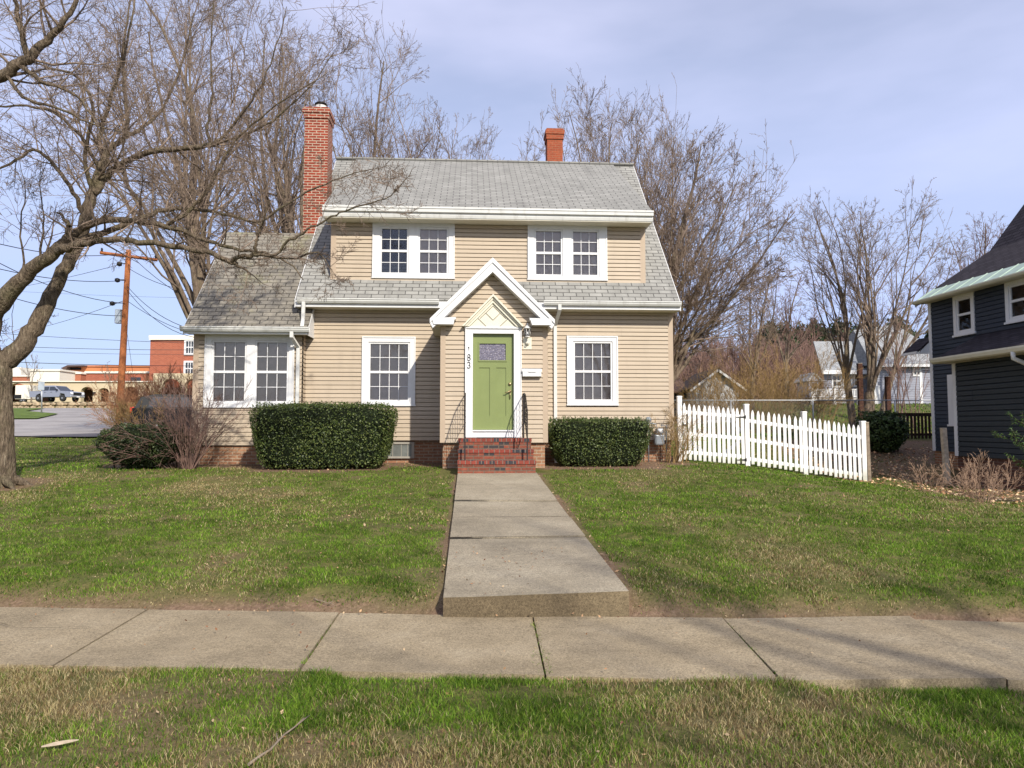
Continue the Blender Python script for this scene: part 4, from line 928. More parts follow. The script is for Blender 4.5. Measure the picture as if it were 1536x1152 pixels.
# pickup truck (front to the right)
def wheel(root, x, y, z, r=.40, w=.26):
    k = MB(); k.lathe((x, y, z), [(r * .62, -w / 2), (r * .93, -w / 2), (r, -w / 2 + .04), (r, w / 2 - .04), (r * .93, w / 2), (r * .62, w / 2)], 22, 'y'); o = k.build('wheel', m_plain('tyre_rubber', (.02, .02, .02), .8), root)
    k = MB(); k.lathe((x, y, z), [(.04, -w / 2 - .012), (r * .3, -w / 2), (r * .6, -w / 2 + .01), (r * .64, -w / 2 - .01), (r * .64, w / 2)], 22, 'y'); k.build('rim', GALV, o)
    return o
tr = thing('pickup_truck', 'silver four-door pickup truck parked above the boulder wall', 'pickup', (-53.4, 84, g(-53.4, 84)), math.radians(-14)); OFF[tr.name] = (0, 0, 0)
SIL = m_plain('silver_car_paint', (.34, .36, .43), .28, .6, metal=.35, var=.03)
TG = m_plain('dark_car_glass', (.03, .035, .045), .08, .8)
k = MB(); wd = .98
low = [(-2.9, .55), (-2.0, .52), (-1.9, .80), (-1.35, .98), (-1.2, .55), (1.35, .55), (1.5, .98), (2.1, .9), (2.25, .52), (2.9, .52), (2.95, .95), (2.88, 1.12), (1.55, 1.24), (-1.2, 1.22), (-2.92, 1.25)]
k.prism(low, 'y', -wd, wd); k.build('body', SIL, tr)
k = MB(); cab = [(-1.15, 1.22), (1.35, 1.22), (.55, 1.82), (.3, 1.88), (-.95, 1.88), (-1.10, 1.8)]
n_ = len(cab); vs = [(x, -wd + .04 + max(0, z - 1.22) * .22, z) for x, z in cab] + [(x, wd - .04 - max(0, z - 1.22) * .22, z) for x, z in cab]
k.add(vs, [tuple(range(n_))[::-1], tuple(range(n_, 2 * n_))] + [(i, (i + 1) % n_, n_ + (i + 1) % n_, n_ + i) for i in range(n_)]); k.build('cab', SIL, tr)
for pts in ([(-.98, 1.28), (-.2, 1.28), (-.2, 1.75), (-.9, 1.75)], [(-.12, 1.28), (1.12, 1.28), (.52, 1.75), (-.12, 1.75)]):
    for s_ in (-1, 1): k = MB(); k.add([(x, s_ * (wd - .028 - (z - 1.22) * .22), z) for x, z in pts], [(0, 1, 2, 3)]); k.build('side_window', TG, tr)
k = MB(); k.add([(1.345, -.8, 1.26), (1.345, .8, 1.26), (.60, .72, 1.83), (.60, -.72, 1.83)], [(0, 1, 2, 3)]); k.build('windscreen', TG, tr)
MB().box(2.90, 2.99, -.55, .55, .72, 1.06, .02).build('grille', BLACK, tr)
for s_ in (-.78, .78): MB().box(2.80, 2.98, s_ - .17, s_ + .17, .82, 1.08, .03).build('headlight', m_plain('lamp_lens', (.75, .75, .78), .15, .6), tr)
MB().box(2.85, 3.05, -.95, .95, .48, .70, .04).build('front_bumper', m_plain('chrome', (.6, .6, .62), .2, .6, metal=.7), tr)
MB().box(3.05, 3.06, -.2, .2, .5, .62).build('licence_plate', PICKW, tr)
for s_ in (-1, 1): MB().box(1.0, 1.2, s_ * 1.0, s_ * 1.18, 1.25, 1.43, .03).build('wing_mirror', BLACK, tr)
for xw in (-1.63, 1.8):
    for s_ in (-1, 1): wheel(tr, xw, s_ * .86, .40)
for i, xh in enumerate((-.75, .15)): MB().box(xh, xh + .16, -wd - .03, -wd + .01, 1.08, 1.12).build('door_handle', BLACK, tr)
MB().box(-2.93, -1.3, -.8, .8, 1.2, 1.262).build('load_bed', BLACK, tr)
# arcade buildings
STU = m_plain('cream_stucco', (.55, .46, .31), .9, .1, var=.06, scale=.3); STU2 = m_plain('white_stucco', (.74, .70, .60), .9, .1, var=.05, scale=.3)
BRK = m_brick('orange_building_brick', (.42, .14, .075), (.36, .11, .06), (.40, .22, .15), w=.5, h=.18, ms=.02)
BRKR = m_brick('red_building_brick', (.40, .12, .065), (.32, .09, .05), (.38, .2, .14), w=.5, h=.18, ms=.02)
def arcade(root, name, x0, x1, z0, z1, y, arches, mat, th=.8):
    k = MB(); cur = x0
    for (xc, hw_, zs) in arches:
        k.box(cur, xc - hw_, y, y + th, z0, z1); n_ = 10
        for i in range(n_):
            a0 = math.pi - math.pi * i / n_; a1 = math.pi - math.pi * (i + 1) / n_; rz = hw_ * .75
            p0 = (xc + hw_ * math.cos(a0), zs + rz * math.sin(a0)); p1 = (xc + hw_ * math.cos(a1), zs + rz * math.sin(a1))
            k.prism([p0, p1, (p1[0], z1), (p0[0], z1)], 'y', y, y + th)
        cur = xc + hw_
    k.box(cur, x1, y, y + th, z0, z1); return k.build(name, mat, root)
def px_x(px, Y): return at(px, 600, Y)[0]
Y1 = 105; zb1 = 5.0
ar = wthing('arcade_building', 'long low cream stucco arcade with round arches behind the pickup', 'building', -65, Y1, zb1)
A_ = [(px_x(c, Y1), h * Y1 / F, at(0, zt, Y1)[2]) for c, h, zt in ((25, 16, 587), (64, 10, 587), (130, 9, 587), (155, 8, 588), (195, 11, 588))]
arcade(ar, 'arcade_wall', -85, px_x(238, Y1), zb1 - .5, at(0, 573, Y1)[2], Y1, A_, STU)
MB().box(-85, px_x(238, Y1), Y1 + 4, Y1 + 4.3, zb1 - .5, at(0, 576, Y1)[2]).build('inner_wall', m_plain('inner_brick_wall', (.26, .13, .08), .9), ar)
MB().box(-85.2, px_x(239, Y1), Y1 - .25, Y1 + 4.5, at(0, 573, Y1)[2], at(0, 571.6, Y1)[2]).build('parapet_cap', STU2, ar)
for c in (142, 169, 182): MB().box(px_x(c, Y1) - .2, px_x(c, Y1) + .2, Y1 - .25, Y1, at(0, 592, Y1)[2], at(0, 588, Y1)[2], .05).build('wall_lamp', BLACK, ar)
for c in (150, 156, 192): MB().box(px_x(c, Y1) - .35, px_x(c, Y1) + .35, Y1 + 3.9, Y1 + 4, zb1, zb1 + 2.2).build('doorway', DARKROOM, ar)
Y2 = 100
ap = wthing('arched_entrance', 'taller cream arched entrance wall in front of the red brick block', 'building', px_x(260, Y2), Y2, zb1)
arcade(ap, 'arcade_wall', px_x(229, Y2), px_x(330, Y2), zb1 - .5, at(0, 560, Y2)[2], Y2, [(px_x(256, Y2), 13 * Y2 / F, at(0, 578, Y2)[2]), (px_x(290, Y2), 13 * Y2 / F, at(0, 578, Y2)[2])], STU)
MB().box(px_x(229, Y2), px_x(330, Y2), Y2 + 3, Y2 + 3.2, zb1 - .5, at(0, 562, Y2)[2]).build('inner_wall', BRKR, ap)
def rbox(name, label, p0, p1, pt, Y, d, mat, cap=None, cat='building'):
    x0, x1, zt = px_x(p0, Y), px_x(p1, Y), at(0, pt, Y)[2]; t = wthing(name, label, cat, (x0 + x1) / 2, Y, 5)
    MB().box(x0, x1, Y, Y + d, 4.5, zt).build('wall', mat, t)
    MB().box(x0 - .2, x1 + .2, Y - .2, Y + d + .2, zt, zt + .35).build('cornice', cap or STU2, t); return t
b = rbox('brick_block', 'tall red brick block with white-framed windows behind the cream arches', 223, 420, 506.5, 118, 20, BRKR)
MB().box(px_x(222, 118), px_x(420, 118), 117.7, 118.1, at(0, 510, 118)[2], at(0, 506.4, 118)[2]).build('frieze', STU2, b)
for (cx_, cy) in ((283, 521), (283, 553), (318, 521), (318, 553)):
    x0 = px_x(cx_ - 5.5, 118); x1 = px_x(cx_ + 5.5, 118); z0 = at(0, cy + 9, 118)[2]; z1 = at(0, cy - 9, 118)[2]
    k = MB(); k.box(x0 - .3, x1 + .3, 117.8, 118.2, z0 - .3, z0); k.box(x0 - .3, x1 + .3, 117.8, 118.2, z1, z1 + .3); k.box(x0 - .3, x0, 117.8, 118.2, z0, z1); k.box(x1, x1 + .3, 117.8, 118.2, z0, z1)
    for i in (1, 2): k.box(x0 + (x1 - x0) * i / 3 - .05, x0 + (x1 - x0) * i / 3 + .05, 117.85, 117.95, z0, z1)
    k.box(x0, x1, 117.84, 117.94, (z0 + z1) / 2 - .08, (z0 + z1) / 2 + .08); wo = k.build('window', WHITE, b); MB().box(x0, x1, 117.95, 117.98, z0, z1).build('pane', TG, wo)
b = rbox('brick_building', 'low orange brick building with a pale roof band right of the pole', 128, 232, 560, 125, 14, BRKR)
for cx_ in (199, 207): MB().box(px_x(cx_ - 3.4, 125), px_x(cx_ + 3.4, 125), 124.8, 125.1, at(0, 573, 125)[2], at(0, 566, 125)[2]).build('window', TG, b)
b = rbox('orange_building', 'orange building with dark overhanging eave left of the pole', 103, 222, 550.5, 150, 14, m_plain('orange_wall', (.52, .19, .08), .9, var=.08, scale=.2), m_plain('orange_cap', (.4, .15, .07), .9))
MB().box(px_x(106, 150), px_x(120, 150), 149.5, 150, at(0, 555, 150)[2], at(0, 552, 150)[2]).build('vent_window', DARKROOM, b)
k = MB(); k.prism([(px_x(96, 150), at(0, 553, 150)[2]), (px_x(106, 150), at(0, 548.5, 150)[2]), (px_x(130, 150), at(0, 548.5, 150)[2]), (px_x(130, 150), at(0, 550, 150)[2]), (px_x(106, 150), at(0, 551, 150)[2]), (px_x(103, 150), at(0, 557, 150)[2])], 'y', 148.5, 152); k.build('eave', m_plain('dark_eave', (.08, .05, .04), .8), b)
rbox('white_block_building', 'windowless white block building above the arcade at the left', 44, 88, 556.5, 140, 10, STU2)
b = rbox('brick_annex', 'small brick annex between the white block and the orange building', 88, 120, 561, 145, 10, BRK)
b = rbox('brick_annex', 'brick annex with white cap at far left beside the big tree trunk', 14, 43, 565, 150, 10, BRK)
MB().box(px_x(2, 160), px_x(30, 160), 160, 168, 5, at(0, 551, 160)[2]).build('rear_block', STU2, b)
tl = wthing('white_trailer', 'white box trailer parked under the leftmost arch', 'trailer', px_x(33, 100), 99, 4.8)
zt_ = g(px_x(33, 98), 98); x0, x1 = px_x(22, 98), px_x(46, 98)
MB().box(x0, x1, 98, 100.3, zt_ + .5, zt_ + 2.4, .06).build('box_body', STU2, tl)
for q in (.35, .5): wheel(tl, x0 + (x1 - x0) * q, 98.3, zt_ + .35, .35)
MB().box(x0 - .1, x0 + .9, 97.95, 98.0, zt_ + .6, zt_ + 1.1).build('front_panel', BLACK, tl)
# dark car behind the bare shrubs
cr = thing('dark_car', 'black car with red tail lamp parked behind the bare shrubs', 'car', (-11.75, 27.0, g(-11.75, 27.0) - .06), math.radians(24)); OFF[cr.name] = (0, 0, 0)
BP = m_plain('black_car_paint', (.010, .011, .014), .5, .15)
k = MB(); k.prism([(-2.2, .4), (-1.75, .35), (-1.6, .62), (-1.15, .62), (-1.0, .32), (1.0, .32), (1.15, .62), (1.6, .62), (1.75, .35), (2.2, .4), (2.25, .8), (1.2, .95), (-2.2, 1.02), (-2.25, .7)], 'y', -.88, .88); k.build('body', BP, cr)
k = MB(); cab = [(-2.15, 1.0), (1.2, .95), (.45, 1.45), (.2, 1.52), (-1.5, 1.52), (-1.95, 1.4)]; n_ = 6
vs = [(x, -.84 + max(0, z - 1) * .25, z) for x, z in cab] + [(x, .84 - max(0, z - 1) * .25, z) for x, z in cab]
k.add(vs, [tuple(range(n_))[::-1], tuple(range(n_, 2 * n_))] + [(i, (i + 1) % n_, n_ + (i + 1) % n_, n_ + i) for i in range(n_)]); k.build('cabin', BP, cr)
for pts in ([(-1.7, 1.06), (-.75, 1.06), (-.75, 1.42), (-1.55, 1.42)], [(-.65, 1.06), (.9, 1.05), (.35, 1.42), (-.65, 1.42)]):
    for s_ in (-1, 1): k = MB(); k.add([(x, s_ * (.853 - (z - 1) * .25), z) for x, z in pts], [(0, 1, 2, 3)]); k.build('side_window', TG, cr)
for s_ in (-.7, .7): MB().box(-2.28, -2.15, s_ - .16, s_ + .16, .85, 1.05, .02).build('tail_lamp', m_plain('red_lamp_lens', (.75, .03, .02), .2, .6), cr)
for xw in (-1.38, 1.38):
    for s_ in (-1, 1): wheel(cr, xw, s_ * .76, .33, .33, .2)

# ================================================================ background right
SG = m_siding('white_shed_siding', (.46, .47, .48)); GH = m_siding('grey_blue_siding', (.27, .28, .33)); GR2 = m_shingle('pale_grey_shingle', (.36, .37, .37))
sh = wthing('garden_shed', 'small white gabled shed with a dark roof behind the picket gate', 'shed', 9.7, 34, 1.6)
k = MB(); k.prism([(8.75, 1.4), (10.75, 1.4), (10.75, 3.55), (9.75, 4.28), (8.75, 3.6)], 'y', 34, 38); k.build('wall', SG, sh)
k = MB(); k.slab((8.45, 33.8, 3.42), (8.45, 38.3, 3.42), (9.75, 38.3, 4.40), (9.75, 33.8, 4.40), .07); k.slab((11.05, 33.8, 3.42), (11.05, 38.3, 3.42), (9.75, 38.3, 4.40), (9.75, 33.8, 4.40), .07); k.build('roof', m_shingle('brown_shed_shingle', (.10, .07, .055)), sh)
k = MB(); k.prism([(8.43, 3.36), (9.75, 4.33), (11.07, 3.36), (11.07, 3.24), (9.75, 4.2), (8.43, 3.24)], 'y', 33.74, 33.79); k.build('rake_board', WHITE, sh)
s2 = wthing('open_garage', 'low dark-roofed outbuilding beside the white shed', 'outbuilding', 7.6, 36, 1.7)
k = MB(); k.box(5.5, 8.6, 36, 40, 1.5, 3.4); k.build('wall', m_plain('dark_boards', (.06, .055, .055), .9), s2)
k = MB(); k.slab((5.2, 35.6, 3.35), (8.9, 35.6, 3.35), (8.9, 38.5, 4.35), (5.2, 38.5, 4.35), .1); k.build('roof', m_shingle('brown_roof_shingle', (.16, .10, .07)), s2)
# grey house
gh = wthing('grey_house', 'pale grey clapboard house with a white-railed deck beyond the forked tree', 'house', 23.5, 47, 2.9)
def X(px, Y): return at(px, 600, Y)[0]
def Z(py, Y): return at(0, py, Y)[2]
Yg = 46
laps(MB(), lambda z: (X(1236, Yg), X(1320, Yg)), 2.3, Z(553, Yg), Yg, step=.13).build('porch_wing_wall', GH, gh)
k = MB(); k.slab((X(1230, Yg), Yg - .4, Z(557, Yg)), (X(1325, Yg), Yg - .4, Z(557, Yg)), (X(1325, Yg), Yg + 4.0, Z(512, Yg + 4)), (X(1262, Yg), Yg + 4.0, Z(512, Yg + 4)), .12); k.build('porch_wing_roof', GR2, gh)
k = MB(); k.box(X(1230, Yg), X(1325, Yg), Yg - .45, Yg - .38, Z(559, Yg) - .12, Z(556, Yg)); k.build('fascia', WHITE, gh)
Ym = 45
laps(MB(), lambda z: (X(1312, Ym), X(1420, Ym)), 2.3, Z(546, Ym), Ym, step=.15).build('main_wall', GH, gh)
k = MB(); k.slab((X(1305, Ym), Ym - .4, Z(549, Ym)), (X(1425, Ym), Ym - .4, Z(543, Ym)), (X(1425, Ym), Ym + 6, Z(487, Ym + 6)), (X(1352, Ym), Ym + 6, Z(495, Ym + 6)), .12)
k.add([(X(1305, Ym), Ym - .4, Z(549, Ym)), (X(1352, Ym), Ym + 6, Z(495, Ym + 6)), (X(1305, Ym), Ym + 6, Z(548, Ym + 6))], [(0, 1, 2), (2, 1, 0)]); k.build('main_roof', GR2, gh)
k = MB(); k.box(X(1305, Ym), X(1425, Ym), Ym - .45, Ym - .38, Z(551, Ym), Z(547, Ym)); k.build('main_fascia', WHITE, gh)
k = MB(); k.box(X(1380, Ym), X(1384, Ym), Ym - .05, Ym, 2.3, Z(556, Ym)); k.box(X(1312, Ym), X(1316, Ym), Ym - .05, Ym, 2.3, Z(551, Ym)); build_split(k, [X(1350, Ym)], 'corner_board', WHITE, gh)
for (a, b, c_, d_, Y) in ((1250, 1261, 564, 579, Yg), (1267, 1277, 562, 578, Yg), (1283, 1292, 562, 578, Yg), (1304, 1314, 560, 577, Ym - .1), (1372, 1380, 551, 562, Ym)):
    x0, x1, z0, z1 = X(a, Y), X(b, Y), Z(d_, Y), Z(c_, Y); k = MB(); k.box(x0 - .1, x1 + .1, Y - .06, Y, z0 - .1, z0); k.box(x0 - .1, x1 + .1, Y - .06, Y, z1, z1 + .1); k.box(x0 - .1, x0, Y - .06, Y, z0, z1); k.box(x1, x1 + .1, Y - .06, Y, z0, z1)
    k.box(x0, x1, Y - .055, Y - .03, (z0 + z1) / 2 - .03, (z0 + z1) / 2 + .03); k.box((x0 + x1) / 2 - .02, (x0 + x1) / 2 + .02, Y - .054, Y - .03, z0, z1); wo = k.build('window', WHITE, gh); MB().box(x0, x1, Y - .03, Y - .027, z0, z1).build('pane', TG, wo)
MB().box(X(1303, Ym), X(1317, Ym), Ym - .3, Ym - .2, 2.9, Z(579, Ym)).build('white_door_panel', WHITE, gh)
k = MB(); x0, x1 = X(1217, 44), X(1232, 44); k.box(x0, x1, 44.3, 46.2, 2.9, Z(571, 44)); k.prism([(x0 - .15, Z(571, 44)), (x1 + .15, Z(571, 44)), ((x0 + x1) / 2, Z(560, 44))], 'y', 44.2, 46.2); k.build('entry_bay', GH, gh)
k = MB(); k.slab((x0 - .2, 44.1, Z(571, 44)), ((x0 + x1) / 2, 44.1, Z(558, 44)), ((x0 + x1) / 2, 46.3, Z(558, 44)), (x0 - .2, 46.3, Z(571, 44)), .08); k.slab((x1 + .2, 44.1, Z(571, 44)), ((x0 + x1) / 2, 44.1, Z(558, 44)), ((x0 + x1) / 2, 46.3, Z(558, 44)), (x1 + .2, 46.3, Z(571, 44)), .08); k.build('entry_roof', GR2, gh)
MB().box(X(1222, 44), X(1229, 44), 44.25, 44.3, 3.1, Z(574, 44)).build('entry_opening', m_plain('brown_doorway', (.09, .06, .045), .8), gh)
k = MB(); x0, x1 = X(1218, 42.5), X(1287, 42.5); zt = Z(583.5, 42.5); zb_ = Z(597, 42.5); k.box(x0, x1, 42.5, 45.8, zb_ - .15, zb_); k.build('deck_floor', m_plain('deck_boards', (.4, .38, .34), .8), gh)
k = MB(); k.box(x0, x1, 42.5, 42.58, zt - .06, zt); k.box(x0, x1, 42.5, 42.58, zb_ + .05, zb_ + .1)
for i in range(30): xx = x0 + (x1 - x0) * i / 29; k.box(xx - .025, xx + .025, 42.52, 42.56, zb_ + .1, zt - .06)
for q in (0, .5, 1): xx = x0 + (x1 - x0) * q; k.box(xx - .06, xx + .06, 42.47, 42.59, zb_ - .6, zt + .06)
k.build('deck_railing', WHITE, gh)

# ================================================================ bare trees and shrubs
def nrm(d):
    l = math.sqrt(d[0] ** 2 + d[1] ** 2 + d[2] ** 2) or 1; return (d[0] / l, d[1] / l, d[2] / l)
gs = random.gauss; ru = random.uniform
def bend(d, ang):                         # d turned by ang about a random axis
    r = nrm((gs(0, 1), gs(0, 1), gs(0, 1))); dt = r[0] * d[0] + r[1] * d[1] + r[2] * d[2]
    p = nrm((r[0] - dt * d[0], r[1] - dt * d[1], r[2] - dt * d[2])); c, s_ = math.cos(ang), math.sin(ang)
    return (d[0] * c + p[0] * s_, d[1] * c + p[1] * s_, d[2] * c + p[2] * s_)
class Sp:                                 # a species: per-level child counts, length ratios, angles
    def __init__(s, kids, lr, ang, jit, up, seg, rr, rmin, start=.2): s.kids, s.lr, s.ang, s.jit, s.up, s.seg, s.rr, s.rmin, s.start = kids, lr, ang, jit, up, seg, rr, rmin, start
HULL = None
def outside(p, tol):
    h = HULL; return ((p[0] - h[0]) / h[3]) ** 2 + ((p[1] - h[1]) / h[3]) ** 2 + ((p[2] - h[2]) / h[4]) ** 2 > tol
def grow(out, p, d, L, r, lev, sp, maxlev):
    n = sp.seg[min(lev, len(sp.seg) - 1)]; st = L / n; pts = [p]; rad = [r]; up = sp.up[min(lev, len(sp.up) - 1)]; jit = sp.jit
    tol = gs(1, .13) if HULL else 0
    kids = []; K = sp.kids[lev] if lev < maxlev else 0
    ts = sorted(ru(sp.start, 1) for _ in range(int(K + random.random()))) if K else []
    ti = 0
    for i in range(n):
        d = nrm((d[0] + gs(0, jit), d[1] + gs(0, jit), d[2] + gs(0, jit) + up)); q = (p[0] + d[0] * st, p[1] + d[1] * st, p[2] + d[2] * st)
        r2 = max(sp.rmin, r * (1 - .82 * (i + 1) / n))
        while ti < len(ts) and ts[ti] <= (i + 1) / n:
            f = ts[ti] * n - i; kids.append(((p[0] + (q[0] - p[0]) * f, p[1] + (q[1] - p[1]) * f, p[2] + (q[2] - p[2]) * f), d, ts[ti], rad[-1] * (1 - f) + r2 * f)); ti += 1
        p = q; pts.append(p); rad.append(r2)
        if HULL and p[2] > HULL[2] - HULL[4] * .6 and outside(p, tol):
            m_ = len(rad) - 1; rad = [max(sp.rmin, q_ * (1 - .93 * (i_ / m_) ** 1.3)) for i_, q_ in enumerate(rad)]; break
    out.setdefault(lev, []).append((pts, rad))
    for (kp, kd, t, kr) in kids:
        l2 = L * sp.lr[lev] * ru(.6, 1.15) * (1.15 - .6 * t); grow(out, kp, bend(kd, math.radians(ru(*sp.ang))), l2, max(sp.rmin, min(kr * sp.rr, .5 * kr + .003)), lev + 1, sp, maxlev)
def emit(root, out, split, tm, cm, tname='trunk', cname='crown', sides=(9, 6, 4, 3, 3, 3)):
    for nm, mt_, lv in ((tname, tm, [l for l in out if l < split]), (cname, cm, [l for l in out if l >= split])):
        Vs, Fs, o = [], [], 0
        for l in lv:
            a, b = tubes(out[l], sides[min(l, 5)]); Vs.append(a); Fs.append(b + o); o += len(a)
        if Vs: npmesh(nm, np.concatenate(Vs), np.concatenate(Fs), mt_, root)
def from_path(out, path, lev, jit=0.0):   # path [(px,py,Y,r)] of a hand-placed limb, resampled
    P = [at(a, b, Y) for a, b, Y, r in path]; R = [r * (.80 if r < .16 else .92) for *_, r in path]; pts = []; rad = []
    n = len(P)
    def cr(a, b, c, d, t): return .5 * ((2 * b) + (-a + c) * t + (2 * a - 5 * b + 4 * c - d) * t * t + (-a + 3 * b - 3 * c + d) * t ** 3)
    for i in range(n - 1):
        a, b, c, d = P[max(i - 1, 0)], P[i], P[i + 1], P[min(i + 2, n - 1)]
        for s_ in range(4):
            t = s_ / 4; pts.append(tuple(cr(a[k_], b[k_], c[k_], d[k_], t) + gs(0, jit) for k_ in range(3))); rad.append(R[i] + (R[i + 1] - R[i]) * t)
    pts.append(P[-1]); rad.append(R[-1]); out.setdefault(lev, []).append((pts, rad)); return pts, rad
def shoots(out, pts, rad, dens, L, sp, lev, maxlev, upb=.5, t0=0.1):
    ln = sum(math.dist(a, b) for a, b in zip(pts, pts[1:])); n = int(ln * dens * 1.5); m = len(pts) - 1
    for _ in range(n):
        t = ru(t0, 1) * m; i = min(int(t), m - 1); f = t - i; p = tuple(pts[i][k_] + (pts[i + 1][k_] - pts[i][k_]) * f for k_ in range(3))
        d = nrm(tuple(pts[i + 1][k_] - pts[i][k_] for k_ in range(3))); d = bend(d, math.radians(ru(30, 80))); d = nrm((d[0], d[1], d[2] + upb * random.random()))
        grow(out, p, d, L * ru(.35, 1.2), max(.005, min(rad[i] * .42, .022)), lev, sp, maxlev)

# --- big old tree at the left of the lawn
tx_, ty_, _ = at(-2, 735, 13)
T1 = wthing('old_fruit_tree', 'large gnarled bare tree with a forked trunk at the left edge of the lawn', 'tree', tx_, ty_, g(tx_, ty_))
out = {}; spT = Sp([9, 8, 7, 4], [.6, .52, .5, .4], (28, 75), .13, [.06, .04, .02, .0], [7, 5, 4, 3], .55, .0032)
def limb(path, dens=2.6, L=1.7, lev=0, jit=.012, upb=.5, t0=.1): p, r = from_path(out, path, lev, jit); shoots(out, p, r, dens, L, spT, 1, 3, upb, t0); return p, r
zr = g(tx_, ty_)
p, r = from_path(out, [(-2, 737, 13, .36), (-2, 722, 13, .31), (-2, 690, 13, .29), (-3, 640, 13, .275), (-5, 590, 13, .27), (-6, 560, 13, .28), (-4, 540, 13, .25)], 0, .004)
for a in range(7):
    an = a * .9 + .3; rr_ = .62; grow(out, (tx_ + .22 * math.cos(an), ty_ + .22 * math.sin(an), zr + .12), nrm((math.cos(an), math.sin(an), -.35)), .45, .09, 0, Sp([0], [1], (1, 2), .03, [0], [4], .5, .02), 0)
limb([(-6, 560, 13, .22), (-14, 520, 12.9, .17), (-10, 475, 12.8, .165), (14, 440, 12.7, .16), (45, 407, 12.6, .155), (76, 382, 12.5, .14), (98, 362, 12.5, .11), (103, 343, 12.4, .06), (97, 328, 12.4, .035), (85, 319, 12.3, .015)], .8, 1.3, t0=.35)
limb([(80, 378, 12.5, .10), (102, 371, 12.4, .10), (135, 364, 12.3, .075), (170, 359, 12.2, .065), (208, 362, 12.1, .06), (260, 369, 12, .06), (309, 377, 11.9, .055), (330, 386, 11.8, .05), (347, 393, 11.8, .045), (362, 401, 11.8, .028), (376, 412, 11.8, .012)], 2.2, 1.0)
limb([(90, 368, 12.5, .09), (112, 352, 12.6, .08), (139, 335, 12.7, .075), (194, 330, 12.8, .065), (257, 342, 12.8, .055), (302, 358, 12.8, .045), (340, 371, 12.7, .04), (385, 378, 12.6, .03), (430, 392, 12.5, .02), (455, 420, 12.4, .010)], 2.6, 1.3)
limb([(98, 365, 12.5, .08), (150, 350, 12.9, .07), (215, 325, 13.2, .06), (262, 312, 13.4, .05), (320, 318, 13.5, .04), (370, 330, 13.6, .03), (420, 352, 13.6, .015)], 2.6, 1.4)
limb([(347, 393, 11.8, .04), (362, 384, 11.7, .04), (379, 382, 11.7, .045), (383, 366, 11.6, .035), (387, 350, 11.6, .03), (394, 330, 11.5, .022), (405, 300, 11.4, .012)], 3, 1.0)
limb([(380, 382, 11.7, .035), (410, 384, 11.5, .03), (430, 364, 11.4, .026), (455, 349, 11.3, .022), (482, 333, 11.2, .02), (510, 320, 11.1, .017), (547, 307, 11.0, .014), (586, 294, 10.9, .010), (602, 275, 10.8, .008), (624, 250, 10.7, .004)], 2.2, .8)
limb([(400, 385, 11.8, .025), (440, 388, 11.7, .022), (470, 378, 11.6, .018), (490, 392, 11.5, .01), (500, 420, 11.4, .005)], 3.4, .8, upb=.1)
limb([(385, 335, 12.4, .03), (430, 307, 12.3, .024), (469, 284, 12.2, .019), (508, 268, 12.1, .014), (545, 256, 12.0, .009), (590, 249, 11.9, .004)], 2.2, .8)
limb([(250, 338, 12.8, .05), (280, 318, 12.8, .045), (305, 295, 12.8, .04), (320, 270, 12.8, .035), (333, 243, 12.8, .03), (352, 212, 12.7, .026), (390, 178, 12.6, .02), (440, 140, 12.4, .014), (490, 110, 12.3, .006)], 3, 1.4)
# right-hand main limb
limb([(-4, 545, 13, .22), (20, 532, 13.1, .20), (46, 500, 13.2, .175), (66, 465, 13.3, .16), (85, 425, 13.4, .155), (105, 390, 13.5, .15), (121, 358, 13.6, .145), (129, 320, 13.7, .14), (139, 285, 13.8, .125), (149, 260, 13.8, .11), (156, 238, 13.8, .10), (160, 226, 13.8, .075)], 1.0, 1.6, t0=.6)
limb([(143, 290, 13.8, .09), (160, 264, 13.8, .085), (185, 246, 13.7, .075), (210, 233, 13.6, .072), (245, 225, 13.5, .068), (290, 220, 13.4, .062), (322, 217, 13.3, .055)], 3, 1.8)
limb([(322, 217, 13.3, .04), (345, 195, 13.2, .035), (372, 160, 13.1, .03), (395, 120, 13, .022), (416, 70, 12.9, .015), (430, 10, 12.8, .008)], 3, 1.5)
limb([(315, 218, 13.3, .04), (312, 190, 13.3, .033), (318, 140, 13.3, .027), (316, 80, 13.2, .02), (320, 0, 13.2, .012)], 3, 1.5)
limb([(322, 217, 13.3, .035), (360, 205, 13.2, .03), (410, 180, 13.1, .024), (460, 135, 13.0, .016), (500, 80, 12.9, .008)], 3, 1.5)
limb([(155, 232, 13.8, .06), (150, 205, 13.8, .05), (163, 160, 13.7, .042), (178, 105, 13.7, .035), (190, 50, 13.6, .026), (196, -20, 13.6, .015)], 3, 1.8)
limb([(158, 230, 13.8, .07), (176, 214, 13.8, .065), (188, 200, 13.8, .055), (190, 160, 13.8, .045), (186, 100, 13.9, .035), (196, 30, 14, .025), (205, -40, 14, .015)], 3, 1.8)
limb([(188, 203, 13.8, .05), (215, 190, 14, .04), (250, 150, 14.2, .033), (275, 90, 14.3, .025), (290, 20, 14.4, .015)], 3.2, 1.8)
limb([(128, 325, 13.7, .06), (110, 290, 13.5, .05), (85, 250, 13.3, .042), (50, 225, 13.1, .035), (15, 245, 12.9, .028), (-30, 270, 12.8, .015)], 3, 1.4)
limb([(140, 285, 13.8, .06), (125, 230, 13.6, .045), (140, 170, 13.4, .038), (118, 120, 13.2, .03), (60, 95, 13, .02), (0, 80, 12.8, .012)], 3, 1.6)
limb([(150, 255, 13.8, .045), (120, 200, 13.5, .038), (70, 165, 13.2, .03), (10, 160, 12.9, .022), (-40, 170, 12.6, .012)], 3, 1.6)
limb([(46, 500, 13.2, .02), (28, 520, 13.1, .012), (18, 495, 13.0, .008), (20, 450, 12.9, .004)], 2, .6)
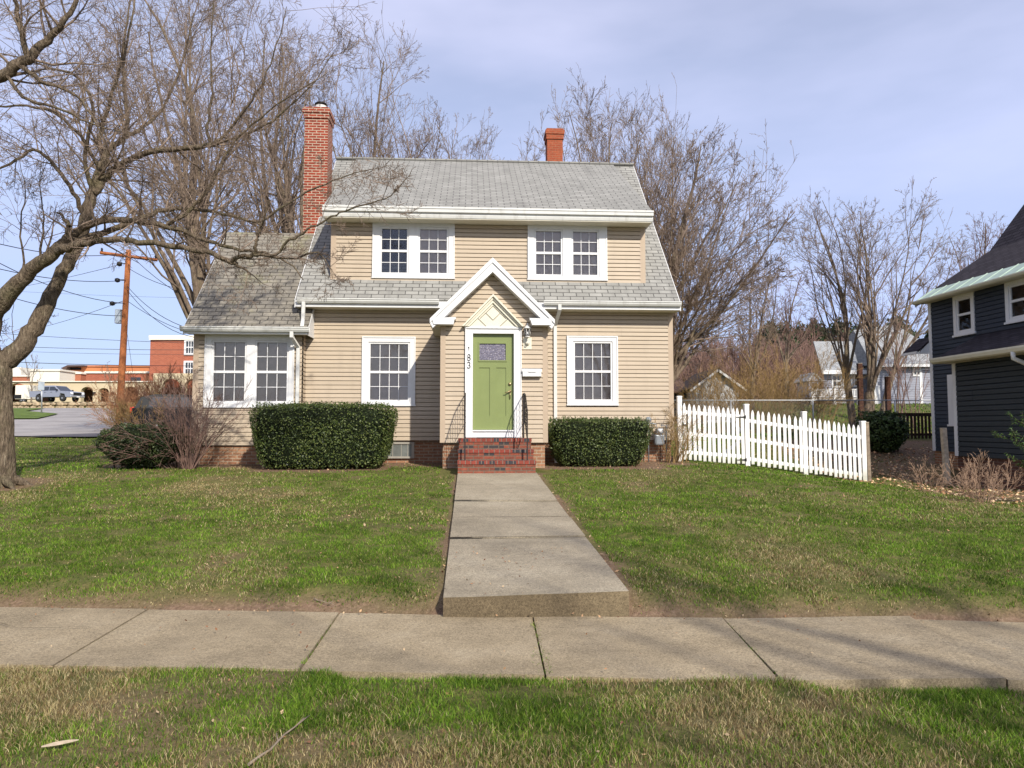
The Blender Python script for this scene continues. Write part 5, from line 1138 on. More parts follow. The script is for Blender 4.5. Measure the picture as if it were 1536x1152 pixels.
limb([(30, 423, 12.7, .03), (34, 380, 12.6, .022), (31, 330, 12.5, .016), (38, 280, 12.4, .01), (28, 235, 12.3, .005)], 2.6, 1.1)
limb([(60, 395, 12.6, .03), (64, 350, 12.5, .022), (65, 320, 12.5, .016), (60, 280, 12.4, .011), (70, 240, 12.4, .005)], 2.6, 1.1)
# high limb entering from the upper left
limb([(-60, 140, 10.5, .12), (0, 114, 10.5, .105), (25, 98, 10.5, .095), (46, 86, 10.5, .09), (70, 60, 10.5, .07), (96, 33, 10.4, .05), (115, 0, 10.4, .04), (132, -50, 10.3, .025)], 3.4, 1.7)
limb([(42, 88, 10.5, .06), (34, 55, 10.4, .05), (25, 20, 10.3, .04), (15, -30, 10.2, .03)], 3, 1.4)
limb([(30, 98, 10.5, .05), (60, 120, 10.5, .035), (100, 135, 10.6, .028), (140, 175, 10.7, .02), (160, 230, 10.7, .01)], 3, 1.2, upb=.1)
limb([(10, 112, 10.5, .035), (45, 150, 10.5, .028), (95, 165, 10.6, .022), (150, 190, 10.7, .013), (200, 200, 10.8, .006)], 3, 1.2, upb=.1)
emit(T1, out, 1, BARK, TWIG, sides=(10, 5, 3, 3, 3, 3))

# --- procedural trees
vase = Sp([6, 7, 6, 4], [.50, .48, .45, .4], (18, 48), .085, [.05, .055, .05, .03], [8, 6, 4, 3], .55, .0075, .25)
def tree(name, label, x, y, height, spread, stems, r0, sp=vase, tm=BARKG, cm=TWIG, maxlev=4, h0=1.8, lean=(0, 0), group=None, tilt=1.0, cat='tree', hull=None, low=.25, elr=(8, 70)):
    z0 = g(x, y); t = wthing(name, label, cat, x, y, z0, group); o = {}
    p = (x, y, z0 - .1); d = nrm((lean[0], lean[1], 1)); pts = [(p[0] + d[0] * h0 * q + gs(0, .01), p[1] + d[1] * h0 * q, p[2] + d[2] * (h0 + .1) * q) for q in (0, .12, .4, .7, 1)]
    o[0] = [(pts, [r0 * 1.35, r0 * 1.05, r0 * .95, r0 * .9, r0 * .8])]; e = pts[-1]
    global HULL
    if hull is None:
        hull = (x + lean[0] * height * .7, y, z0 + height * .60, spread, height * .42)
    else: hx, hy, rx, ry = hull; c_ = at(hx, hy, y); k_ = y / F; hull = (c_[0], y, c_[2], rx * k_, ry * k_)
    HULL = hull
    for i in range(stems):
        az = 2 * math.pi * (i + ru(-.3, .3)) / stems; el = math.radians(82 if i == 0 else ru(*elr)); f = .95
        tg = (hull[0] + hull[3] * math.cos(el) * math.cos(az) * f, hull[1] + hull[3] * math.cos(el) * math.sin(az) * f, hull[2] + hull[4] * math.sin(el) * f)
        st_ = (e[0], e[1], e[2] - (0 if i == 0 else ru(0, low) * h0)); dv_ = tuple(tg[k_] - st_[k_] for k_ in range(3)); L = math.sqrt(sum(q * q for q in dv_)) * ru(.9, 1.08); dd = nrm((dv_[0], dv_[1], dv_[2] - .10 * L))
        grow(o, st_, dd, L, r0 * (.55 if i == 0 else ru(.24, .42)), 0, sp, maxlev)
    HULL = None
    emit(t, o, 1, tm, cm); return t
def W(px, Y): return at(px, 600, Y)[0]
def Zt(py, Y): return at(768, py, Y)[2]
big = Sp([12, 10, 6, 2.6], [.42, .42, .42, .42], (20, 52), .10, [.02, .035, .03, .02], [9, 6, 4, 3, 2], .5, .0046, .16)
bm_ = lambda lb, px_, Y, st_, r0, hull, h0=3.5, lean=(0, 0), **k: tree('bare_maple', lb, W(px_, Y), Y, 12, 4, st_, r0, big, h0=h0, lean=lean, hull=hull, **k)
bm_('tall bare tree with a thick leaning trunk behind the low left wing of the house', 345, 24, 12, .28, (240, 130, 150, 230), lean=(-.22, 0), h0=4.0)
bm_('tall bare tree rising right behind the big left chimney', 442, 25.5, 12, .28, (425, 150, 95, 205), h0=4.2)
bm_('bare tree whose upper branches fan out above the roof ridge right of the big chimney', 560, 28, 14, .26, (568, 215, 122, 178), h0=3.6, low=.5, elr=(0, 75), lean=(.02, 0))
bm_('smaller bare tree with its top showing over the middle of the roof ridge', 675, 30, 12, .18, (678, 255, 76, 112), h0=3.0, low=.4, elr=(0, 75))
asc = Sp([11, 9, 6, 2.6], [.40, .44, .42, .4], (16, 42), .06, [.02, .03, .03, .02], [9, 6, 4, 3, 2], .5, .0048, .1)
asc2 = Sp([17, 9, 6, 2.6], [.46, .42, .42, .4], (18, 48), .06, [.015, .03, .03, .02], [10, 6, 4, 3, 2], .42, .0048, .08)
ba_ = lambda lb, px_, Y, st_, r0, hull, cm=TWIG, h0=2.0, sp=asc, **k: tree('bare_ash', lb, W(px_, Y), Y, 12, 4, st_, r0, sp, h0=h0, tm=BARKG, cm=cm, hull=hull, **k)
ba_('bare upright tree behind the small right chimney', 890, 28, 13, .20, (885, 290, 108, 178), h0=3.4, low=.7, elr=(0, 75), sp=asc2)
ba_('wide bare tree with arching reddish branches behind the right end of the house', 1000, 25, 19, .21, (1050, 395, 146, 210), TWIG, h0=5.0, low=.8, elr=(-30, 75), sp=asc2)
ba_('bare tree filling the gap between the two back trees above the roof end', 965, 31, 11, .2, (960, 290, 80, 165), TWIG)
thin = Sp([9, 8, 6, 2.2], [.42, .42, .4, .4], (22, 50), .09, [.02, .03, .03, .02], [9, 6, 4, 3, 2], .5, .0048, .2)
yt_ = lambda nm, lb, px_, Y, st_, r0, hull, h0=2.0, lean=(0, 0), cm=TWIG, sp=thin: tree(nm, lb, W(px_, Y), Y, 8, 3, st_, r0, sp, h0=h0, cm=cm, hull=hull, lean=lean)
yt_('young_bare_tree', 'slender bare tree with a pale forked stem above the yellowish shrubs', 1125, 31, 7, .12, (1150, 460, 62, 105), 2.4, (.06, 0))
yt_('forked_bare_tree', 'tall bare tree with several forked stems in front of the grey house deck', 1300, 30, 11, .24, (1345, 390, 82, 150), 1.6, (.08, 0))
yt_('leaning_bare_tree', 'bare tree leaning left with branches over the grey house roof', 1280, 31.5, 9, .17, (1240, 410, 76, 130), 2.2, (-.13, 0))
yt_('leaning_bare_tree', 'bare tree leaning right towards the corner of the dark house', 1318, 33, 6, .15, (1400, 430, 60, 100), 2.5, (.28, 0))
yt_('distant_bare_tree', 'reddish bare tree showing above the dark neighbour roof', 1460, 40, 8, .22, (1465, 410, 60, 95), 3, cm=TWIGR)
yt_('distant_bare_tree', 'thin bare tree far behind the slender young tree', 1180, 50, 7, .18, (1180, 480, 60, 75), 3, cm=TWIGR)
tree('street_sapling', 'leafless sapling in front of the stucco arcade', W(165, 95), 95, 5.5, 1.6, 5, .09, Sp([6, 5, 4], [.4, .4, .4], (20, 50), .08, [.03], [6, 4, 3], .5, .015), maxlev=2, h0=2)
tree('street_sapling', 'leafless sapling beside the white block building', W(47, 95), 95, 6.5, 1.9, 5, .1, Sp([6, 5, 4], [.4, .4, .4], (20, 50), .08, [.03], [6, 4, 3], .5, .015), maxlev=2, h0=2)
# street trees behind the photographer, whose shadows fall over the lawn and pavement
shd = Sp([6, 6, 4], [.45, .45, .4], (25, 55), .09, [.03, .03, .02], [9, 6, 4], .6, .008, .2)
for i, (x, y, hh, lb) in enumerate(((8.2, -5.5, 13, 'street maple behind the camera to the right'), (-.5, -8.5, 13, 'street maple straight behind the camera'), (15.5, -6.5, 12, 'street maple far right of the camera'))):
    tree('street_maple', lb, x, y, hh, 5.0, 7, .24, shd, maxlev=2, h0=3.0, tilt=1.1)

# --- shrubs of bare twigs
def shrub(name, label, x, y, h, rad, n, mat, r=.012, tilt=(.1, .75), sp=None, maxlev=2, cat='shrub', group=None, base=.12, z=None, lean=(0, 0)):
    sp = sp or Sp([6, 4, 3], [.45, .45, .4], (15, 45), .10, [.02, .02, .0], [7, 4, 3], .6, .0028, .2)
    z0 = g(x, y) if z is None else z; t = wthing(name, label, cat, x, y, z0, group); o = {}
    for i in range(n):
        az = ru(0, 6.283); tl = ru(*tilt); b = base * math.sqrt(random.random()); d = nrm((math.sin(tl) * math.cos(az) + lean[0], math.sin(tl) * math.sin(az) + lean[1], math.cos(tl)))
        grow(o, (x + b * math.cos(az), y + b * math.sin(az), z0 - .03), d, h * ru(.7, 1.1), r * ru(.6, 1.1), 0, sp, maxlev)
    emit(t, o, 1, mat, mat, 'stems', 'twigs', sides=(4, 3, 3, 3, 3, 3)); return t
a = hw(-6.95, -1.35); shrub('bare_forsythia', 'bare reddish-brown shrub in front of the left wing windows', a[0], a[1], 1.75, .5, 46, TWIGR, .013, (.05, .62))
arch = Sp([7, 4, 3], [.42, .42, .4], (15, 45), .09, [-.10, -.06, -.04], [9, 5, 3], .6, .0028, .15)
a = hw(-7.25, -1.0); shrub('arching_bare_shrub', 'arching bare purplish twigs draped over the dark yew bush', a[0], a[1], 1.5, .5, 44, TWIGR, .010, (.2, .75), arch, lean=(-.42, -.12), base=.35)
for i, (px_, Y, h, lb) in enumerate(((203, 29.6, 2.0, 'leftmost clump of orange-brown bare twigs beside the leaning pole'), (238, 30.4, 2.3, 'clump of bare orange-brown twigs directly behind the black car'), (275, 30.8, 2.4, 'bare orange-brown twigs nearest the wing of the house'), (212, 26.0, 1.3, 'low yellowish bare twigs behind the dark yew bush'))):
    shrub('bare_hedge_shrub', lb, W(px_, Y), Y, h, .8, 70, TWIGO if i != 3 else TWIGY, .012, (.05, .75), Sp([7, 6, 3], [.45, .45, .4], (15, 45), .10, [.02, .02, .0], [7, 4, 3], .6, .0045, .2), base=.7, group='bare shrubs beside the black car')
for px_, Y, h, lb in ((1085, 26.8, 2.3, 'yellow-brown bare shrub directly behind the white shed side'), (1130, 27.5, 3.1, 'tall yellow-brown bare shrub behind the middle of the picket fence'), (1175, 28.5, 3.2, 'yellow-brown bare shrub under the slender tree'), (1215, 29.5, 2.7, 'yellow-green bare shrub left of the white deck railing'), (1050, 28.5, 2.6, 'thin bare shrub in front of the white shed gable')):
    shrub('tall_bare_shrub', lb, W(px_, Y), Y, h, 1, 34 if px_ > 1060 else 9, TWIGY, .013, (.05, .75), Sp([7, 6, 3], [.45, .45, .4], (15, 45), .10, [.02, .02, .0], [7, 4, 3], .6, .0042, .2), base=.7, group='bare shrubs behind the picket fence')
for px_, Y, h, n, lb in ((1470, 11.9, .72, 22, 'wide bare tan shrub nearest the lower right edge of the lawn'), (1385, 13.9, .62, 12, 'sparser bare tan shrub near the leaning weathered post'), (1440, 15.5, .8, 10, 'bare shrub against the foot of the dark house extension'), (1500, 14.5, .9, 8, 'bare shrub beside the dark house at the right edge')):
    shrub('small_bare_shrub', lb, W(px_, Y), Y, h, .5, n, TWIGT, .007, (.1, .95), base=.1, group='bare shrubs between the lawn and the dark house')
for px_, lb in ((1345, 'thin sapling stems left of the dark house corner'), (1368, 'thin sapling stems against the grey siding')):
    shrub('sapling_clump', lb, W(px_, 29), 29, 4.6, .5, 5, TWIGR, .03, (.02, .25), Sp([7, 4, 3], [.35, .45, .4], (15, 40), .06, [.02], [8, 4, 3], .5, .006, .3), base=.25)
a = hw(3.82, -.3); shrub('bare_vine', 'bare vine stems climbing at the right corner of the house by the gate', a[0], a[1], 1.35, .3, 26, TWIGY, .010, (.0, .35), Sp([6, 4, 3], [.4, .45, .4], (20, 60), .16, [.03], [8, 4, 3], .6, .0028, .15), base=.25, lean=(.12, 0))

# --- leafy things: many small leaf faces
def leaves(P, N, size, cols, jitter=.6, asp=2.0):
    n = len(P); N = N + RNG.normal(0, jitter, (n, 3)); N /= np.linalg.norm(N, axis=1)[:, None]
    R_ = RNG.normal(0, 1, (n, 3)); T = np.cross(N, R_); T /= np.linalg.norm(T, axis=1)[:, None]; B = np.cross(N, T)
    s_ = size * RNG.uniform(.6, 1.3, n)[:, None]; Vs = np.stack([P - T * s_ * .5, P + B * s_ * .5 / asp, P + T * s_ * .5, P - B * s_ * .5 / asp], 1).reshape(-1, 3)
    Fq = np.arange(n * 4).reshape(-1, 4); return Vs, Fq, np.repeat(cols, 4, axis=0)
def palette(n, base, var):
    b = np.array(base); i = RNG.integers(0, len(b), n); return np.clip(b[i] * RNG.uniform(1 - var, 1 + var, (n, 1)), 0, 1)
GREENS = [(.018, .032, .009), (.045, .070, .016), (.085, .115, .026), (.14, .165, .045)]
CORE = m_plain('hedge_core', (.012, .016, .008), .95, .05, var=.4)
def hedge(name, label, c, half, n, pal, p_=5.0, rnd=.05, size=.036, taper=.12, rot=TH, cat='hedge', low=.0, seed=0):
    x, y = c[0], c[1]; z0 = g(x, y); t = wthing(name, label, cat, x, y, z0)
    d = RNG.normal(0, 1, (n * 2, 3)); m_ = (np.abs(d) ** p_ / 1.0).sum(1) ** (1 / p_); q = d / m_[:, None]
    q = q[(q[:, 2] > -.97)][:n]; nn = np.sign(q) * np.abs(q) ** (p_ - 1); nn /= np.linalg.norm(nn, axis=1)[:, None]
    zz = (q[:, 2] + 1) / 2; wob = 1 + rnd * (fbm(q[:, 0] * 3 + 9 + seed, q[:, 2] * 2 + q[:, 1] * 2 + 9, 1.6, 4 + seed) - .5) * 2
    sc = (1 - taper * (1 - zz) ** 1.6 * 1.3)
    P = np.stack([q[:, 0] * half[0] * sc, q[:, 1] * half[1] * sc, half[2] + q[:, 2] * half[2]], 1) * wob[:, None]
    depth = RNG.exponential(.04, len(P)) - .022 - .06 * (RNG.uniform(0, 1, len(P)) < .04); P = P - nn * depth[:, None]
    cs, sn = math.cos(rot), math.sin(rot); Pw = np.stack([x + P[:, 0] * cs - P[:, 1] * sn, y + P[:, 0] * sn + P[:, 1] * cs, z0 + P[:, 2] + low], 1); Nw = np.stack([nn[:, 0] * cs - nn[:, 1] * sn, nn[:, 0] * sn + nn[:, 1] * cs, nn[:, 2]], 1)
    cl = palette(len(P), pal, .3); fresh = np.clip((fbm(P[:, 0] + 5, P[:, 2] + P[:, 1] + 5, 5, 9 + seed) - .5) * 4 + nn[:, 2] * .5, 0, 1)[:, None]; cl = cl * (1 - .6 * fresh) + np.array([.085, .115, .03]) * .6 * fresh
    if cat == 'hedge':
        ns = 260; q0 = RNG.uniform(-1, 1, (ns, 2)) * .95; L_ = RNG.uniform(.02, .11, ns); rep = 8; f_ = np.tile(np.linspace(0, 1, rep), ns); qx = np.repeat(q0[:, 0], rep) * half[0]; qy = np.repeat(q0[:, 1], rep) * half[1]
        sx_ = np.stack([x + qx * cs - qy * sn, y + qx * sn + qy * cs, z0 + 2 * half[2] * .985 + f_ * np.repeat(L_, rep)], 1) + RNG.normal(0, .008, (ns * rep, 3))
        Pw = np.concatenate([Pw, sx_]); Nw = np.concatenate([Nw, RNG.normal(0, 1, (ns * rep, 3))]); cl = np.concatenate([cl, palette(ns * rep, [(.07, .10, .025), (.10, .12, .04), (.05, .08, .02)], .3)])
    V, Fq, cc_ = leaves(Pw, Nw, size, cl, .9); npmesh('foliage', V, Fq, LEAF, t, False, cc_)
    bm = bmesh.new(); bmesh.ops.create_icosphere(bm, subdivisions=4, radius=1)
    for v_ in bm.verts:
        d_ = np.array(v_.co); m2 = (np.abs(d_) ** p_).sum() ** (1 / p_); q2 = d_ / m2; z_ = (q2[2] + 1) / 2; s2 = 1 - taper * (1 - z_) ** 1.6 * 1.3
        a_, b_, c_ = q2[0] * half[0] * s2 * .93, q2[1] * half[1] * s2 * .9, half[2] + q2[2] * half[2] * .94 + low; v_.co = (a_ * cs - b_ * sn, a_ * sn + b_ * cs, c_)
    me = bpy.data.meshes.new('inner_growth'); bm.to_mesh(me); bm.free(); me.materials.append(CORE); o = bpy.data.objects.new('inner_growth', me); COL.objects.link(o); o.parent = t
    k = MB()
    for i in range(9): xx = (-.8 + .2 * i) * half[0] * .8; k.tube([(x + xx * cs, y + xx * sn, z0 - .05), (x + xx * cs * 1.1, y + xx * sn * 1.1, z0 + .35)], .018, 5)
    k.build('stems', BARKD, t); return t
a = hw(-4.10, -1.35); hedge('clipped_yew_hedge', 'large dark green clipped hedge left of the steps', a, (1.47, .60, .66), 27000, GREENS, 8, .08, .044, taper=.13)
a = hw(1.87, -1.05); hedge('clipped_box_hedge', 'smaller clipped green hedge under the right-hand window', a, (1.15, .52, .50), 16000, GREENS, 7, .08, .042, taper=.18, seed=3)
a = hw(-7.92, -1.15); hedge('dark_yew_bush', 'dark rounded yew bush at the left corner of the house', a, (.98, .7, .46), 14000, [(.012, .020, .006), (.022, .034, .010), (.035, .05, .014)], 2.8, .16, .045, taper=.35, cat='bush', seed=6)
a = (W(1322, 21.5), 21.5); hedge('rhododendron_bush', 'dark broad-leaved bush behind the right end of the picket fence', a, (.72, .6, .60), 4200, [(.03, .06, .016), (.05, .085, .02), (.08, .11, .035)], 2.3, .2, .10, taper=.2, cat='bush', seed=8)
# green sprigs reaching in at the right edge
t = wthing('evergreen_shrub', 'green needled branches reaching in at the right edge before the dark siding', 'shrub', 9.45, 12.6, g(9.45, 12.6)); o = {}
zc = g(9.45, 12.6); PN = []
for i in range(26):
    d = nrm((-ru(.1, 1) + .35, gs(0, .5), ru(.05, .8))); L = ru(.5, .95); q = (9.45, 12.6, zc + ru(.3, 1.0)); grow(o, q, d, L, .01, 0, Sp([4], [.4], (20, 45), .06, [.0], [5], .6, .004), 1)
emit(t, o, 1, BARKD, BARKD, 'stems', 'twigs', (4, 3, 3, 3, 3, 3))
for l in o.values():
    for pts, _ in l:
        for q0, q1 in zip(pts, pts[1:]):
            for _ in range(7): f_ = random.random(); PN.append([q0[k_] + (q1[k_] - q0[k_]) * f_ + gs(0, .018) for k_ in range(3)])
PN = np.array(PN); V, Fq, cc_ = leaves(PN, np.tile([0, 0, 1.0], (len(PN), 1)), .06, palette(len(PN), [(.05, .10, .02), (.09, .15, .03)], .3), .7, 4); npmesh('needles', V, Fq, LEAF, t, False, cc_)
# far evergreens and brushwood on the rise: nobody could count them
def clump(Pc, R_, n, pal, size, rng=.35):
    out_ = []
    for (x, y, z), r_, h_ in zip(Pc, R_[:, 0], R_[:, 1]):
        d = RNG.normal(0, 1, (n, 3)); d /= np.linalg.norm(d, axis=1)[:, None]; rr = RNG.uniform(.55, 1.05, n)[:, None]; q = d * rr; lvl = (q[:, 2:3] + 1) / 2
        q = np.concatenate([q[:, :2] * r_ * (1.15 - .75 * lvl) * (1 + .25 * np.sin(lvl * 22)), (q[:, 2:3] + 1) / 2 * h_], 1); out_.append(q + np.array([x, y, z]))
    P = np.concatenate(out_); N = RNG.normal(0, 1, P.shape); N[:, 2] += .8; N /= np.linalg.norm(N, axis=1)[:, None]; return leaves(P, N, size, palette(len(P), pal, rng), .3, 1.6)
xs = RNG.uniform(50, 140, 95); ysx = RNG.uniform(128, 165, 95); Pc = np.stack([xs, ysx, gz(xs, ysx) - .5], 1); hs = RNG.uniform(8.5, 12, 95); Rr = np.stack([RNG.uniform(2.6, 4.2, 95), hs], 1)
V, Fq, cc_ = clump(Pc, Rr, 900, [(.022, .042, .012), (.04, .06, .018), (.06, .075, .028)], .75); tag(npmesh('evergreen_wood', V, Fq, LEAF, None, False, cc_), 'dark evergreen wood along the skyline behind the grey house', 'wood', kind='stuff')
bs = Sp([6, 5, 4], [.45, .45, .42], (15, 45), .09, [.02, .03, .02], [6, 4, 3], .55, .016, .15); o = {}
for i in range(210):
    y = ru(52, 120); x = ru(.215, .50) * y + ru(-4, 4)
    z0 = g(x, y); hh = ru(4.0, 7.0)
    for _ in range(3): grow(o, (x, y, z0 - .1), nrm((gs(0, .22), gs(0, .22), 1)), hh * ru(.7, 1), .06, 0, bs, 2)
Vs, Fs, of = [], [], 0
for l in o: A_, B_ = tubes(o[l], 3); Vs.append(A_); Fs.append(B_ + of); of += len(A_)
tag(npmesh('brushwood', np.concatenate(Vs), np.concatenate(Fs), TWIGR), 'reddish-brown leafless brushwood on the rise behind the shed', 'brushwood', kind='stuff')

# ================================================================ grass blades, dry leaves, twigs
def clear(x, y):
    yf = yfar(x); d = y - yf; ok = ~((d > -WALKW + .0) & (d < .02)); wl, wr = walk_edges(y); ok &= ~((y > 5.9) & (y < 14.7) & (x > wl - .015) & (x < wr + .015))
    u, v_ = uvof(x, y); ok &= ~((v_ > -.34) & (v_ < 9) & (u > -7.3) & (u < 3.9)); ok &= ~((v_ > -2.85) & (u > -1.6) & (u < .7) & (v_ < 0)); ok &= ~((y > 24.4) & (x < -6)); ok &= ~((u > 11.1) & (v_ < 2.6)); return ok
def grass(n, y0, y1, hmin, hmax, wd, xl=None):
    yy = RNG.uniform(y0, y1, n); ww = .76 * yy + .8; xx = RNG.uniform(-1, 1, n) * ww
    if xl: xx = RNG.uniform(xl[0], xl[1], n)
    clumpy = fbm(xx, yy, 5.0, 31); patch = fbm(xx, yy, .7, 12); yel = fbm(xx, yy, .35, 17); b = bare(xx, yy)
    keep = clear(xx, yy) & (RNG.uniform(0, 1, n) < (1.15 - b * 1.05) * np.clip(.35 + (clumpy - .35) * 2.6, .16, 1) * (1 + 0 * b) + (RNG.uniform(0, 1, n) < .16) * (b > .2) * (yy < yfar(xx) - WALKW))
    xx, yy, clumpy, patch, yel, b = xx[keep], yy[keep], clumpy[keep], patch[keep], yel[keep], b[keep]; n = len(xx); zz = gz(xx, yy)
    h = RNG.uniform(hmin, hmax, n) * (.6 + .9 * clumpy) * (1 - .45 * b); a = RNG.uniform(0, 2 * np.pi, n); lean = RNG.uniform(.15, 1.0, n) * h; a2 = RNG.uniform(0, 2 * np.pi, n); w_ = wd * RNG.uniform(.6, 1.3, n)
    dx, dy = np.cos(a) * w_, np.sin(a) * w_; lx, ly = np.cos(a2) * lean, np.sin(a2) * lean
    B = np.stack([xx, yy, zz - .004], 1); v0 = B + np.stack([-dx, -dy, 0 * dx], 1); v1 = B + np.stack([dx, dy, 0 * dx], 1)
    m_ = B + np.stack([lx * .35, ly * .35, h * .6], 1); v2 = m_ + np.stack([dx * .7, dy * .7, 0 * dx], 1); v3 = m_ - np.stack([dx * .7, dy * .7, 0 * dx], 1); tp = B + np.stack([lx, ly, h * .95], 1)
    V = np.stack([v0, v1, v2, v3, tp + np.stack([dx * .15, dy * .15, 0 * dx], 1), tp - np.stack([dx * .15, dy * .15, 0 * dx], 1)], 1).reshape(-1, 3)
    i = np.arange(n)[:, None] * 6; Fq = np.concatenate([i + [0, 1, 2, 3], i + [3, 2, 4, 5]], 0)
    gcol_ = palette(n, [(.10, .185, .013), (.135, .24, .02), (.20, .29, .035), (.045, .10, .010)], .35); scol = palette(n, [(.40, .32, .15), (.30, .22, .10), (.50, .42, .23), (.18, .12, .06)], .35)
    pr_ = np.clip(.08 + (patch - .50) * 2.2 + (yel - .5) * 1.6 + b * .45 + (.14 if y1 < 5 else 0), .06, .92); gcol_ = gcol_ * (.30 + 1.35 * fbm(xx, yy, 3.2, 44))[:, None]; pick = (RNG.uniform(0, 1, n) < pr_)[:, None]; cl = np.where(pick, scol, gcol_)
    return V, Fq, np.repeat(cl, 6, axis=0)
_clear = clear
def joint_weeds():
    global clear
    clear = lambda x, y: (np.abs(x - np.interp(y - yfar(x), [-WALKW, 0], [.215, .175])) < .03 + .03 * (y < 5.2)) | (np.abs(x - np.interp(y - yfar(x), [-WALKW, 0], [1.70, 1.76])) < .022) | (np.abs(x - np.interp(y - yfar(x), [-WALKW, 0], [3.06, 3.27])) < .02) | (np.abs(x - np.interp(y - yfar(x), [-WALKW, 0], [-1.40, -1.49])) < .012)
    r = grass(26000, 4.75, 6.1, .015, .035, .0022, (-2, 3.6)); clear = _clear
    V = r[0].copy(); V[:, 2] += .055; return V, r[1], r[2]
parts = [grass(220000, 2.9, 4.95, .018, .050, .0021), grass(240000, 6.1, 9.2, .015, .036, .0030), grass(200000, 9.2, 14.5, .016, .038, .0050), grass(110000, 14.5, 25, .022, .045, .009), grass(30000, 25, 60, .05, .09, .03, (3, 30)), joint_weeds()]
Vs, Fs, Cs, of = [], [], [], 0
for a_, b_, c_ in parts: Vs.append(a_); Fs.append(b_ + of); Cs.append(c_); of += len(a_)
tag(npmesh('grass', np.concatenate(Vs), np.concatenate(Fs), BLADE, None, False, np.concatenate(Cs)), 'short patchy lawn grass with straw-coloured dead blades', 'grass', kind='stuff')
def litter(n, xr, yr, w_, size, cond):
    xx = RNG.uniform(*xr, n); yy = RNG.uniform(*yr, n); k_ = cond(xx, yy) & (RNG.uniform(0, 1, n) < w_(xx, yy)); xx, yy = xx[k_], yy[k_]
    wl, wr = walk_edges(yy); z_ = gz(xx, yy); d = yy - yfar(xx); z_ = np.where((d > -WALKW) & (d < 0), .012, z_); onw = (yy > 6.2) & (yy < 14.4) & (xx > wl) & (xx < wr); z_ = np.where(onw, .155 + (yy - 6.2) * .0663 + .02, z_)
    P = np.stack([xx, yy, z_ + RNG.uniform(.004, .03, len(xx)) * ~onw + .004], 1); return leaves(P, np.tile([0, 0, 1.0], (len(P), 1)), size, palette(len(P), [(.26, .14, .07), (.36, .22, .12), (.18, .09, .05), (.40, .29, .17)], .3), .45, 1.7)
isoff = lambda x, y: clear(x, y) | True
Ls = [litter(9000, (-8, 8), (2.9, 8), lambda x, y: np.clip(bare(x, y) * .4 + .05, 0, 1), .026, isoff), litter(26000, (-11, 13), (7, 20), lambda x, y: np.clip(bare(x, y) * .5 + .012, 0, 1), .042, lambda x, y: clear(x, y)),
      litter(6000, (7.5, 14), (10, 22), lambda x, y: 1 + 0 * x, .075, lambda x, y: clear(x, y) & (x > 8))]
Ls[2] = (Ls[2][0], Ls[2][1], np.clip(Ls[2][2] * 1.7, 0, .8))
Vs, Fs, Cs, of = [], [], [], 0
for a_, b_, c_ in Ls: Vs.append(a_); Fs.append(b_ + of); Cs.append(c_); of += len(a_)
tag(npmesh('fallen_leaves', np.concatenate(Vs), np.concatenate(Fs), LITTER, None, False, np.concatenate(Cs)), 'scattered dry brown leaves and bits along the lawn and walk edges', 'leaf litter', kind='stuff')
def twig(label, a, b, r=.008):
    A = Vector((a[0], a[1], g(*a) + .03)); B = Vector((b[0], b[1], g(*b) + .035)); t = thing('fallen_twig', label, 'twig', A); OFF[t.name] = tuple(A); k = MB(); n = 7
    pts = [tuple(A.lerp(B, i / n) + Vector((gs(0, .006), gs(0, .006), gs(0, .006)))) for i in range(n + 1)]; k.tube(pts, [r * (1 - .6 * i / n) for i in range(n + 1)], 5); k.build('stick', OLDWOOD, t)
    for q in (3, 5): k = MB(); p0 = Vector(pts[q]); k.tube([tuple(p0), tuple(p0 + (B - A).normalized() * .06 + Vector((gs(0, .03), gs(0, .03), .02)))], .003, 4); k.build('side_twig', OLDWOOD, t)
def gpt(px, py, z=.02):
    d = Vector(at(px, py, 1.0)) - Vector((0, 0, HC)); t = (z - HC) / d.z; return (d.x * t, d.y * t)
twig('thin grey fallen twig in the front grass below the pavement', gpt(375, 1150), gpt(465, 1075)); twig('small pale forked twig on the lawn edge left of the front walk', (-1.75, 6.45), (-1.55, 6.35), .005); twig('fallen grey stick beside the sidewalk at far right', (4.0, 5.0), (4.35, 5.1), .008)
def crack(pts, w_=.006):
    m = MB(); P = [Vector((x, y, 0)) for x, y in pts]; Q = []
    for a, b in zip(P, P[1:]):
        for i in range(6): Q.append(a.lerp(b, i / 6) + Vector((gs(0, .007), gs(0, .007), 0)))
    Q.append(P[-1]); L = []
    for i, q in enumerate(Q):
        d = (Q[min(i + 1, len(Q) - 1)] - Q[max(i - 1, 0)]).normalized(); n = Vector((-d.y, d.x, 0)) * w_ * ru(.4, 1.5); L.append((q - n, q + n))
    for (a, b), (c, d) in zip(L, L[1:]): m.quad((a.x, a.y, CZ), (c.x, c.y, CZ), (d.x, d.y, CZ), (b.x, b.y, CZ))
    return m
CZ = .0165; DIRT = m_plain('crack_dirt', (.05, .04, .025), .95, .05, var=.5, scale=8)
for pts in ([(-4.4, 6.1), (-3.9, 5.75), (-3.35, 5.8)], [(2.45, 6.0), (2.55, 5.6), (2.95, 5.35), (3.1, 5.3)]): struct(crack(pts, .0028).build('sidewalk_crack', DIRT))
